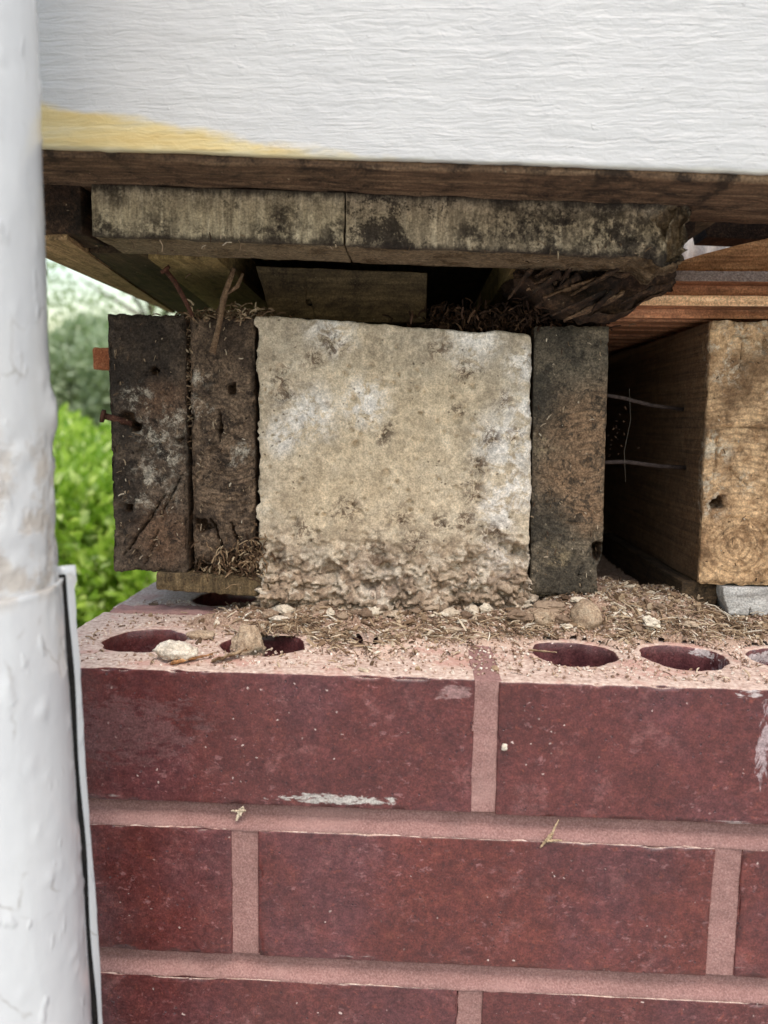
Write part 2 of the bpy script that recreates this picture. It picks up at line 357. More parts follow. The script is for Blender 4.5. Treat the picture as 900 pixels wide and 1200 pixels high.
def m_board(name, cols, stain=(42, 33, 26), axis=0, amt=.8, org=(0, 0, 0), pts=None, rough=.85, grain=1., thr=(.48, .66), edges=None):
    """sawn timber with the grain running along one axis"""
    t = T(name, org); st = [1, 1, 1]; st[axis] = .06
    gr = t.noise(2.4, 5, .65, .6, tuple(st)); g2 = t.noise(8, 5, .6, 1.2, tuple(st)); blot = t.noise(17, 6, .7, .4); f = t.noise(.9, 4, .7)
    col = t.ramp(t.m('MULTIPLY_ADD', gr, .6, t.m('MULTIPLY', g2, .4)), [(.32, cols[0]), (.5, cols[1]), (.68, cols[2])])
    sm = t.rng(t.m('MULTIPLY_ADD', t.m('SUBTRACT', f, .5), .25, blot), thr[0], thr[1])
    col = t.mix(t.m('MULTIPLY', sm, amt), col, stain)
    if pts: col = t.mix(t.m('MULTIPLY', t.m('MULTIPLY', t.spots(pts, t.warp(9, 12), .8), t.rng(t.noise(5, 6, .75), .36, .58)), .9), col, stain)
    if edges:                                     # mould creeping in from the two long edges: (slope, low, high)
        x, y, z = t.sep(); hh = t.m('MULTIPLY_ADD', x, -edges[0], z); wv = t.m('MULTIPLY', t.m('SUBTRACT', t.noise(5, 5, .7, 0, (1, 1, .3)), .5), 9.); front = t.rng(y, 46, 44)
        e1 = t.rng(t.m('ADD', hh, wv), edges[1] + 3.5, edges[1] + .3); e2 = t.rng(t.m('ADD', hh, wv), edges[2] - 4.5, edges[2] - .5)
        col = t.mix(t.m('MULTIPLY', t.m('MULTIPLY', t.m('MAXIMUM', e1, e2), front), .85), col, stain)
        col = t.mix(t.m('MULTIPLY', t.m('SUBTRACT', 1, front), .7), col, t.ramp(gr, [(.35, (58, 43, 28)), (.65, (98, 76, 48))]))
    sp = t.m('MULTIPLY', t.rng(t.vor(6, vec=t.warp(2, 3)), .04, .09, 1, 0), .5)
    col = t.mix(sp, col, (176, 158, 132))
    col = t.mottle(col, [(1.1, .7, 1.3, None), (3, .75, 1.25, tuple(.3 if i == axis else 1 for i in range(3)))])
    t.bump(gr, .5 * grain, .7); t.bump(blot, 1., .5); t.bump(f, .35, .8)
    return t.done(col, rough, .25)
def m_pipe(org):
    t = T('lumpy_white_gloss_paint', org); x, y, z = t.sep()
    g = t.noise(16, 4, .55, .8); f = t.noise(3.5, 3, .5); drip = t.noise(7, 3, .5, .4, (1, 1, .22)); blot = t.noise(30, 5, .6)
    col = t.ramp(blot, [(.3, (196, 197, 200)), (.7, (205, 206, 208))])
    band = t.m('MULTIPLY', t.rng(z, 125, 95), t.rng(z, 52, 60)); pl = t.m('MULTIPLY', band, t.rng(t.noise(13, 5, .65), .45, .6))
    col = t.mix(t.m('MULTIPLY', pl, .75), col, (182, 172, 162))
    ck = t.m('MULTIPLY', t.rng(t.vor(30, 'DISTANCE_TO_EDGE', 1, t.warp(6, 14)), 0, .02, 1, 0), t.rng(t.noise(35, 3, off=(3, 3, 7)), .54, .62))
    col = t.mix(t.m('MULTIPLY', ck, .5), col, (140, 132, 124))
    t.bump(g, .9, .4); t.bump(drip, .5, .4); t.bump(t.rng(t.noise(9, 2, .5, .2, (1, 1, .6)), .62, .78), 1.2, .5); t.bump(t.m('MULTIPLY', t.noise(4, 4, .6), pl), 1.2, .8); t.bump(t.m('SUBTRACT', 1, pl), 1., .8)
    return t.done(col, .14, .55)
def m_plain(name, cols, size=6, rough=.9, bmp=.5, spec=.2, metal=0.):
    t = T(name); g = t.noise(size, 6, .7, .4); f = t.noise(size * .12, 4, .7)
    n = len(cols); col = t.ramp(t.m('MULTIPLY_ADD', f, .35, t.m('MULTIPLY', g, .65)), [(.3 + .4 * i / (n - 1), c) for i, c in enumerate(cols)])
    if size < 30: col = t.mottle(col, [(1.2, .75, 1.25, None)])
    t.bump(g, bmp * 2, .6); t.bump(f, bmp, .8); t.b.inputs['Metallic'].default_value = metal
    return t.done(col, rough, spec)
def m_chips(name, stops, trans=0., rough=.9):
    """loose pieces, each its own tone"""
    t = T(name); ge = t.n('ShaderNodeNewGeometry'); col = t.ramp(ge.outputs['Random Per Island'], stops)
    col = t.mix(t.rng(t.noise(2, 4, .7), .45, .7), col, t.mix(.45, col, (70, 52, 40)))
    return t.done(col, rough, .2)
def m_leaf(name, stops, trans=.35, rough=.35):
    t = T(name); ge = t.n('ShaderNodeNewGeometry'); col = t.ramp(ge.outputs['Random Per Island'], stops)
    t.done(col, rough, .5)
    tr = t.n('ShaderNodeBsdfTranslucent'); t.l(t.mix(.5, col, (150, 190, 50)), tr.inputs[0]); ms = t.n('ShaderNodeMixShader'); ms.inputs[0].default_value = trans
    t.l(t.b.outputs[0], ms.inputs[1]); t.l(tr.outputs[0], ms.inputs[2]); t.l(ms.outputs[0], t.nt.nodes['Material Output'].inputs[0])
    return t.mat

M_BRICK = m_brick(); M_MORTAR = m_mortar()
M_SPLINT = m_chips('splinter_wood', [(0, (84, 66, 52)), (.3, (128, 104, 83)), (.6, (164, 140, 114)), (.85, (196, 176, 150)), (1, (224, 214, 198))])
M_CRUMB = m_chips('crumbs_of_mortar_and_frass', [(0, (112, 88, 74)), (.3, (172, 144, 126)), (.65, (206, 182, 166)), (1, (232, 222, 210))])
M_DARKF = m_chips('dark_rotten_fibre', [(0, (30, 21, 16)), (.5, (52, 36, 27)), (.85, (78, 56, 42)), (1, (110, 86, 66))])
M_RUST = m_plain('rusty_iron', [(44, 30, 25), (78, 50, 40), (116, 80, 64)], 4, .85)
M_RUSTP = m_plain('dusty_rusted_nail', [(42, 34, 32), (66, 55, 52), (88, 76, 72)], 4, .8)
M_STONE = m_plain('pale_mortar_lump', [(168, 150, 132), (204, 192, 176), (228, 220, 208)], 6, .95)
M_TAN = m_plain('tan_mortar_lump', [(128, 106, 88), (166, 144, 122), (196, 178, 156)], 6, .95)
M_ROT = m_board('rotten_brown_wood', [(60, 44, 34), (96, 74, 56), (132, 108, 84)], (30, 22, 17), 0, .85, grain=1.6)
M_ROT2 = m_board('rotten_split_wood', [(30, 21, 16), (52, 37, 27), (84, 63, 46)], (18, 14, 11), 1, .85, grain=1.8)
M_OLIVE = m_board('raw_pine_grain_back', [(112, 92, 58), (140, 118, 76), (160, 138, 94)], (60, 46, 30), 1, .55)
M_UNDER = m_board('raw_pine_outer', [(120, 96, 66), (150, 124, 88), (186, 150, 112)], (74, 54, 38), 1, .5)
M_DARKB = m_board('dark_board_and_shade', [(44, 34, 25), (66, 52, 37), (88, 70, 50)], (28, 22, 17), 1, .7)  # dark wood, also used to paint the outer rafter's shaded side
M_ORANGE = m_board('orange_stained_hardwood', [(150, 98, 70), (178, 122, 88), (198, 146, 110)], (112, 70, 48), 0, .4, rough=.55, grain=.5)
M_CEDAR = m_board('tan_wavy_plank', [(118, 78, 48), (170, 122, 82), (208, 166, 122)], (110, 74, 48), 0, .4, grain=1.)
M_LIP = m_board('sunlit_lip_colour', [(206, 158, 118), (228, 186, 146), (240, 206, 172)], (190, 138, 100), 0, .3, grain=.5)  # pale colour stands for sunlight on the lip
M_DUSTY = m_plain('grey_dusty_edge', [(112, 92, 84), (150, 130, 120), (178, 162, 152)], 2.2, .95)

# ------------------------------------------------------------------ ground
GZ = -640
def m_ground():
    t = T('garden_soil_and_grass'); g = t.noise(160, 6, .7); f = t.noise(14, 5, .7)
    col = t.mix(t.rng(g, .42, .6), t.ramp(f, [(.3, (58, 48, 36)), (.7, (98, 82, 62))]), t.ramp(f, [(.3, (50, 72, 28)), (.7, (88, 116, 46))]))
    t.bump(f, 8, .8); return t.done(col, .95, .1)
n = 40; xs = np.sign(np.linspace(-1, 1, n)) * np.abs(np.linspace(-1, 1, n)) ** 3 * 400000
A, B = np.meshgrid(xs, xs, indexing='ij'); V = np.stack([A.ravel(), B.ravel(), np.full(A.size, GZ)], 1)
I = np.arange(n * n).reshape(n, n); F = np.stack([I[:-1, :-1], I[1:, :-1], I[1:, 1:], I[:-1, 1:]], -1).reshape(-1, 4)
tag(obj('ground', V, F, m_ground()), kind='structure')

V = np.array([(-6000, -9000, GZ + 5), (9000, -9000, GZ + 5), (9000, -14, GZ + 5), (-6000, -14, GZ + 5)]); F = [[0, 1, 2, 3]]
tag(obj('bounce_paving', V, F, m_plain('pale_bounce_paving', [(176, 173, 166), (194, 191, 185), (208, 206, 200)], 120, .9, 1.)), kind='structure')  # unseen paving added to bounce light up onto the undersides

# ------------------------------------------------------------------ brick pier: each brick a part
WL = -177.; J = 12.5; CH = 77.8                # left end, joint width, course height
wall = empty('brick_wall', (0, 0, GZ), 'dark red brick wall with pink mortar under the timber ends', 'brick wall')
def wallobj(name, V, F, mat, at=(0, 0, 0), me=None, smooth=True):
    o = obj(name, V, F, mat, wall, (0, 0, 0), smooth, me)
    o.location = (at[0] * MM, at[1] * MM, (at[2] - GZ) * MM); return o
def brick_mesh(L, W, H, step, holes=(), seed=0, hr=21., yc=47.):
    """brick with its lower front left corner at 0,0,0 and round perforations through the bed faces"""
    r = .9
    xs = lin(0, L, step, r); ys = lin(0, W, step, r); zs = lin(0, H, step, r)
    V, F, N = gridbox(xs, ys, zs, r)
    if holes:
        c = V[F].mean(1); nz = np.abs(N[F].mean(1)[:, 2]); keep = np.ones(len(F), bool); newV = [V]; newF = []; nv = len(V)
        cut = hr + 5.0
        for hx in holes:
            inside = (np.abs(c[:, 0] - hx) < cut) & (np.abs(c[:, 1] - yc) < cut) & (nz > .9)
            keep &= ~inside
            for top in (1, 0):
                sel = F[inside & ((c[:, 2] > H / 2) if top else (c[:, 2] < H / 2))]
                # boundary loop of the removed patch
                e = np.concatenate([sel[:, [0, 1]], sel[:, [1, 2]], sel[:, [2, 3]], sel[:, [3, 0]]]); es = {(int(a), int(b)) for a, b in e}
                nxt = {a: b for a, b in es if (b, a) not in es}
                a0 = next(iter(nxt)); loop = [a0]
                while nxt[loop[-1]] != a0: loop.append(nxt[loop[-1]])
                P = V[loop]; ang = np.arctan2(P[:, 1] - yc, P[:, 0] - hx)
                prev = np.array(loop); m_ = len(loop); zt = H if top else 0.
                for k, (rr, dz) in enumerate(((hr + 2.4, 0.), (hr + .7, .15), (hr, 1.2), (hr - .4, 6.), (hr - .4, 18.), (hr - .4, H / 2))):
                    w_ = 1 + .035 * np.sin(ang * 3 + seed + hx) + .02 * np.sin(ang * 7 + hx * 2) + (.07 if k < 3 else .02) * fbm(np.stack([np.cos(ang) * 9, np.sin(ang) * 9, 0 * ang + hx], 1), 2.2, 3, .6, seed)
                    ring = np.stack([hx + rr * w_ * np.cos(ang), yc + rr * w_ * np.sin(ang), np.full(m_, zt + (-dz if top else dz))], 1)
                    newV.append(ring); cur = np.arange(nv, nv + m_); nv += m_
                    newF.append(np.stack([prev, np.roll(prev, -1), np.roll(cur, -1), cur], 1)); prev = cur
        V = np.concatenate(newV); F = np.concatenate([F[keep]] + newF)
        N = np.concatenate([N, np.zeros((len(V) - len(N), 3))])
    dn = fbm(V + seed * 91, 60, 3, .5, seed) * .5 + fbm(V + seed * 37, 9, 3, .55, seed + 3) * .28
    top = np.clip(N[:, 2], 0, 1)
    dn = dn * (1 - .6 * top) + top * fbm(V, 3.2, 3, .6, seed + 9) * .5
    V = V + N * dn[:, None]
    # chipped arrises
    edge = (np.abs(N) > .25).sum(1) >= 2
    V = V - N * (edge * np.clip(fbm(V + seed * 13, 7, 3, .65, seed + 4) - .16, 0, 1) * 5.)[:, None]
    us, inv = np.unique(F.ravel(), return_inverse=True)
    return mesh('brick', V[us], inv.reshape(-1, 4))
fine = 2.0
rows = []
# top course: front leaf
wallobj('brick', None, None, m_brick(((52, 36, 40, 20, (104, 72, 72)), (152, 4.5, 36, 2.6, (186, 182, 176)), (206, 58, 9, 5, (150, 118, 116)))), (WL, 0, -65), brick_mesh(216.5, 102.5, 65, fine, (46, 109, 165), 1))  # first smear paints a soft sky sheen on the face
wallobj('brick', None, None, m_brick(((121, 42, 4, 22, (168, 150, 152)), (113, 63, 6, 3, (190, 178, 176)), (150, 60, 30, 4, (180, 168, 166)))), (50.6, 0, -65.6), brick_mesh(215, 102.5, 65, fine, (43, 99, 155), 2))
hb = brick_mesh(215, 102.5, 65, 3.2, (47, 107, 167), 3); hb2 = brick_mesh(215, 102.5, 65, 3.2, (64, 120, 176), 8, 21., 32.); pb = [brick_mesh(215, 102.5, 65, 2.6, (), k) for k in (4, 5, 6)]; hbat = brick_mesh(102.5, 102.5, 65, 2.4, (), 7)
for k in range(2, 6): wallobj('brick', None, None, M_BRICK, (50.6 + (k - 1) * 227.5, 0, -65), hb)
for k in range(0, 6): wallobj('brick', None, None, M_BRICK, (WL + 1 + k * 227.5, 113, -65), hb2 if k == 0 else hb)
# second course: half brick then stretchers, both leaves; third like the first, and so on down
for c in range(1, 8):
    z = -65 - CH * c
    for lf, y in ((0, 0.), (1, 113.)):
        if c % 2:
            wallobj('brick', None, None, M_BRICK, (WL, y, z), hbat)
            for k in range(6): wallobj('brick', None, None, M_BRICK, ((-61.8 if c == 1 else -62) + k * 227.5, y, z), pb[(k + c) % 3])
        else:
            for k in range(6): wallobj('brick', None, None, M_BRICK, (WL - (2.5 if k == 0 else 3) + k * 227.5, y, z), pb[(k + c + lf) % 3])
# mortar: bed joints with a struck face (recessed under the brick above, flush at the bottom) and cross joints
def bedjoint(z0, z1, x0, x1, y0, y1):
    xs = np.arange(x0, x1, 2.2); pr = []
    H_ = z1 - z0
    prof = [(8., z1 + .8), (9.4, z1 - .1 * H_), (8.6, z1 - .3 * H_), (6., z0 + .4 * H_), (2., z0 + .12 * H_), (.3, z0 + .02), (1.5, z0 - 1.2)]
    m_ = len(prof); V = []
    for x in xs:
        for (y, z) in prof: V.append((x, y0 + y, z))
    V = np.array(V); nz = fbm(V, 14, 3, .5, 3) * .7 + fbm(V, 2.4, 3, .6, 5) * .45; V[:, 1] += nz; V[:, 2] += fbm(V, 9, 3, .65, 8) * 1.1
    I = np.arange(len(V)).reshape(len(xs), m_); F = np.stack([I[:-1, :-1], I[:-1, 1:], I[1:, 1:], I[1:, :-1]], -1).reshape(-1, 4)
    b, f, nn = gridbox(lin(x0, x1 - 3, 40), lin(y0 + 6, y1, 40), lin(z0 - .4, z1 + .4, 20), .1)
    return np.concatenate([V, b]), np.concatenate([F, f + len(V)])
def wallmesh(name, V, F, mat): return wallobj(name, V, F, mat)
for c in range(1, 8):
    z1 = -65 - CH * (c - 1); z0 = -CH * c
    V, F = bedjoint(z0, z1, WL + 2, 1180, 0, 212)
    wallmesh('bed_joint', V, F, M_MORTAR)
def crossjoint(x0, x1, z0, z1, y0=0., d=100., s=0, pad=.8, lean=0.):
    V, F, N = gridbox(lin(x0 - pad, x1 + pad, 1.1, .3), np.concatenate([lin(y0 + .6, y0 + 6, 1.5), lin(y0 + 12, y0 + d, 30)]), lin(z0 + .3, z1 - .3, 1.5, .3), .3)
    fr = sstep(y0 + 8, y0 + 1, V[:, 1])
    V[:, 1] += fr * (fbm(V, 3, 3, .6, s) * .55 + .6 + .7 * fbm(V, 18, 2, .5, s + 2))
    V[:, 0] += fr * fbm(V, 7, 3, .65, s + 4) * .9
    V[:, 0] += fr * lean * (z1 - V[:, 2]) / (z1 - z0)
    return V, F
for (a, b, c, ln) in ((39.2, 50.8, 0, 0), (-74.8, -61.6, 1, 0), (153.2, 165.6, 1, 0), (36.5, 48, 2, 0), (265.6, 278, 0, 0), (381, 393, 1, 0), (264, 276, 2, 0), (-74, -62, 3, 0), (153.2, 165.6, 3, 0), (36.5, 48, 4, 0), (-74, -62, 5, 0), (153.2, 165.6, 5, 0), (36.5, 48, 6, 0)):
    z0 = -65 - CH * c; V, F = crossjoint(a, b, z0, z0 + 65, 0, 100, c + int(a), lean=ln)
    wallmesh('cross_joint', V, F, M_MORTAR)
V, F, N = gridbox(lin(WL + 4, 1180, 30), lin(101, 114.5, 4), lin(-64, -3.5, 20), .2); wallmesh('collar_joint', V, F, M_MORTAR)
V, F, N = gridbox(lin(WL + 4, 1180, 2.5), lin(100.5, 116.5, 2), lin(-8, 1.5, 2), 1.); V[:, 2] += fbm(V, 5, 3, .6) * 1.6; wallmesh('collar_joint', V, F, M_MORTAR)

# ------------------------------------------------------------------ timber ends and the concrete block
YB = 430.
def ydist(y0): return np.concatenate([lin(y0, y0 + 14, .9), [y0 + 18, y0 + 24, y0 + 34], lin(y0 + 46, YB, 14)])
def pits(V, N, pts):
    """round holes bored into the front face: (x, z, radius, depth)"""
    for (x, z, r, d) in pts:
        q = np.hypot(V[:, 0] - x, V[:, 2] - z) * (1 + .55 * fbm(V, 3., 2, .5, int(abs(x * 7 + z))))
        V[:, 1] += np.where(N[:, 1] < -.5, sstep(r * 1.25, r * .7, q) * d, 0)
    return V
def cracks(V, N, segs):
    """splits opened in the end face: (x0, z0, x1, z1, half width, depth)"""
    for k, (xa, za, xb, zb, w, d) in enumerate(segs):
        dx, dz = xb - xa, zb - za; L2 = dx * dx + dz * dz
        t = np.clip(((V[:, 0] - xa) * dx + (V[:, 2] - za) * dz) / L2, 0, 1); o = 1.6 * fbm(V, 7, 3, .6, 600 + k)
        q = np.hypot(V[:, 0] - xa - t * dx + o, V[:, 2] - za - t * dz + o * .5)
        ww = w * (.35 + .65 * np.sin(np.pi * np.clip(t, .04, .96)))
        V[:, 1] += np.where(N[:, 1] < -.5, sstep(ww * 1.5, ww * .5, q) * d, 0)
    return V
def ringh(V, cx, cz, sp, wob, s):
    w = fbm(V, 30, 3, .5, s) * wob
    return np.sin((np.hypot(V[:, 0] - cx, V[:, 2] - cz) + w) * 2 * np.pi / sp)
def timber(name, x0, x1, z0, z1, y0, mat, label, cat, ring, pit=(), s=0, rough=1., shape=None, tilt=(0, 0), step=.85, edge=2., split=(), ringa=.2):
    V, F, N = gridbox(lin(x0, x1, step, 1.2), ydist(y0), lin(z0, z1, step, 1.2), 1.2)
    fr = np.where(N[:, 1] < -.5, 1., .25)
    d = (fbm(V, 22, 4, .55, s) * 1.6 * rough + fbm(V, 3.2, 3, .65, s + 2) * 1.0 * rough) * np.where(N[:, 1] < -.5, 1., .35)
    d = d - (N[:, 1] < -.5) * np.clip(fbm(V, 6.5, 3, .6, s + 30) - .22, 0, 1) * 4 * rough
    d = d + (N[:, 1] < -.5) * ringh(V, ring[0], ring[1], ring[2], 7, s) * ringa * sstep(-.1, .35, fbm(V, 30, 2, .5, s + 31))
    ed = (np.abs(N) > .2).sum(1) >= 2
    # worn arrises of the end
    bx = np.minimum(np.minimum(V[:, 0] - x0, x1 - V[:, 0]), np.minimum(V[:, 2] - z0, z1 - V[:, 2]))
    V[:, 1] += (N[:, 1] < -.5) * sstep(3.5, 0, bx) * (1.2 + 2.2 * fbm(V, 7, 3, .6, s + 6)) * edge * .5
    V = V + N * d[:, None]
    sidew = sstep(y0 + 30, y0, V[:, 1])
    V[:, 0] += np.sign(V[:, 0] - (x0 + x1) / 2) * (np.abs(N[:, 0]) > .3) * sidew * (fbm(V, 14, 2, .5, s + 8) * .25 - np.clip(fbm(V, 6, 3, .6, s + 9) - .25, 0, 1) * 3) * edge
    V[:, 2] += (np.abs(N[:, 2]) > .3) * sidew * fbm(V, 5, 3, .6, s + 11) * .9 * edge
    if shape is not None: V = shape(V, N)
    V = cracks(pits(V, N, pit), N, split)
    t_ = (V[:, 2] - z0) / (z1 - z0); V[:, 0] += tilt[0] * (1 - t_)
    return tag(obj(name, V, F, mat, None, ((x0 + x1) / 2, y0, z0)), label, cat)
def om(x0, x1, y0, z0): return ((x0 + x1) / 2, y0, z0)

# leftmost joist
mj = m_endgrain('blackened_joist_end', om(-169, -124.5, 100, 26), -150, -20, 4.2, (54, 45, 38), (104, 88, 74), (200, 188, 170),
    [(-142, 100, 108, 10), (-136, 100, 94, 11), (-145, 100, 82, 11), (-150, 100, 72, 9), (-131, 100, 114, 9), (-138, 100, 66, 7), (-152, 100, 128, 8)], (26, 21, 18),
    [(-146, 100, 168, 20), (-162, 100, 140, 16), (-160, 100, 110, 12), (-165, 100, 80, 12), (-160, 100, 58, 8), (-140, 100, 146, 12)], warmpts=[(-140, 100, 48, 16), (-138, 100, 128, 12)], warm=(104, 78, 60))
timber('timber_joist', -169, -124.5, 26, 175.5, 100, mj, 'blackened rotting joist end at the far left with pale chalky streaks', 'joist', (-150, -20, 4.2),
       [(-142.5, 144, 2.8, 9), (-159, 116, 4.6, 7), (-155, 112, 3.4, 12), (-159.5, 63, 2.6, 9), (-146, 98, 5, 2), (-128.8, 104, 1.6, 5)], 11, 1.3, edge=2.2, ringa=0.,
       split=[(-162, 36, -137, 72, .8, 5), (-140, 60, -127, 84, .7, 4), (-156, 96, -136, 104, .8, 3), (-150, 30, -141, 52, .6, 4)])
# second joist with its lower corner eaten away
def rotcorner(V, N):
    f = N[:, 1] < -.3
    q = sstep(46, 22, V[:, 2] + .25 * (V[:, 0] + 84) * -1 + 9 * fbm(V, 9, 3, .6, 40))
    V[:, 1] += f * q * (12 + 9 * fbm(V, 5, 3, .6, 41))
    fr = sstep(140, 100, V[:, 1])
    V[:, 2] += fr * (N[:, 2] < -.5) * (5 + 6 * fbm(V, 9, 3, .6, 42)); V[:, 2] += fr * (N[:, 2] > .5) * (-3 + 4 * fbm(V, 8, 3, .6, 43))
    return V
mj = m_endgrain('brown_joist_end', om(-121.5, -84.5, 102, 27), -103, 112, 3.0, (70, 57, 47), (132, 110, 90), (206, 195, 178),
    [(-90, 102, 99, 6), (-97, 102, 96, 5), (-118, 102, 122, 7), (-116, 102, 140, 5)], (36, 28, 23), [(-100, 102, 166, 18), (-116, 102, 58, 8), (-95, 102, 34, 18), (-88, 102, 150, 9)], [(-100, 102, 74, 24), (-106, 102, 120, 16)], ringw=.6)
timber('timber_joist', -121.5, -84.5, 27, 174.5, 102, mj, 'brown joist end touching the concrete block, ringed, lower corner crumbled', 'joist', (-103, 112, 3.0),
       [(-97.9, 134.5, 2.6, 9), (-104.8, 110, 1.7, 9), (-104.2, 113, 1.4, 7), (-117, 54, 3.6, 10), (-106, 40, 1.6, 5)], 21, 1.2, rotcorner, edge=2., split=[(-110, 58, -104, 38, .9, 7), (-99, 56, -94, 40, .9, 7), (-105, 122, -104.6, 104, .8, 6), (-117, 96, -88, 118, .4, 2), (-120, 48, -108, 54, .8, 6)])
# joist right of the block
def notch(V, N):
    q = np.hypot((V[:, 0] - 117) / 6, (V[:, 2] - 43) / 5); V[:, 1] += (N[:, 1] < -.3) * sstep(1.2, .6, q) * 12
    fr = sstep(150, 100, V[:, 1]); V[:, 0] -= fr * (V[:, 0] > 105) * sstep(46, 30, V[:, 2]) * (3 + 3 * fbm(V, 8, 3, .6, 50))
    return V
mj = m_endgrain('grey_joist_end', om(74.8, 116, 100, 18), 109, 98, 3.3, (70, 64, 55), (112, 100, 84), (160, 142, 112),
    [(82, 100, 104, 6), (92, 100, 40, 7)], (48, 43, 37), [(88, 100, 168, 16), (100, 100, 28, 14), (84, 100, 60, 14), (80, 100, 130, 10)], [(104, 100, 98, 44), (92, 100, 60, 30)], .5, .45, warmpts=[(107, 100, 112, 22), (102, 100, 88, 20), (110, 100, 70, 14)], warm=(140, 110, 84))
timber('timber_joist', 74.8, 116, 18, 171.5, 100, mj, 'grey joist end right of the concrete block with chipped lower edge', 'joist', (109, 98, 3.3), [(114, 47, 3, 8)], 31, .8, notch, (3.2, 0), edge=1.2)
# big beam at the right
mj = m_endgrain('tan_beam_end', om(171.5, 275, 98, 27), 193, 49, 3.7, (140, 108, 78), (214, 178, 138), (224, 210, 188),
    [(176, 98, 162, 9), (180, 98, 148, 9), (177, 98, 104, 8), (176, 98, 86, 8), (200, 98, 168, 9), (178, 98, 72, 7), (196, 98, 84, 6), (190, 98, 172, 10)], (70, 52, 40),
    [(188, 98, 140, 9), (196, 98, 150, 9), (204, 98, 160, 9), (180, 98, 73, 5), (186, 98, 152, 6), (212, 98, 164, 9), (176, 98, 44, 5), (184, 98, 132, 6)], [(194, 98, 50, 28), (198, 98, 110, 44)], .6, .42, ((58, 43, 32), (108, 80, 56)), blot=.45)
def check(V, N):
    w = V[:, 2] - (117 - .0022 * (V[:, 0] - 192) ** 2 + 1.2 * fbm(V, 8, 2, .5, 60))
    V[:, 1] += (N[:, 1] < -.3) * sstep(.8, .2, np.abs(w)) * 1.8 * sstep(240, 200, V[:, 0])
    q = np.hypot(V[:, 0] - 193, V[:, 2] - 49); V[:, 1] += (N[:, 1] < -.3) * (sstep(19, 17, q + 1.5 * fbm(V, 9, 2, .5, 61)) * sstep(12, 16, q) * 1.2 * (V[:, 0] > 185))
    return V
timber('timber_beam', 171.5, 275, 27, 175, 98, mj, 'thick tan timber beam with growth rings at the right edge', 'beam', (193, 49, 3.7),
       [(179.7, 73.5, 3., 8), (181, 76, 2, 8)], 51, .9, check, (2.4, 0), step=.95, edge=1.6, split=[(176, 168, 214, 164, .5, 2.5), (188, 174, 189, 150, .4, 2.5), (200, 174, 201, 156, .4, 2.5), (182, 96, 196, 84, .5, 2), (178, 112, 176, 88, .7, 3)])
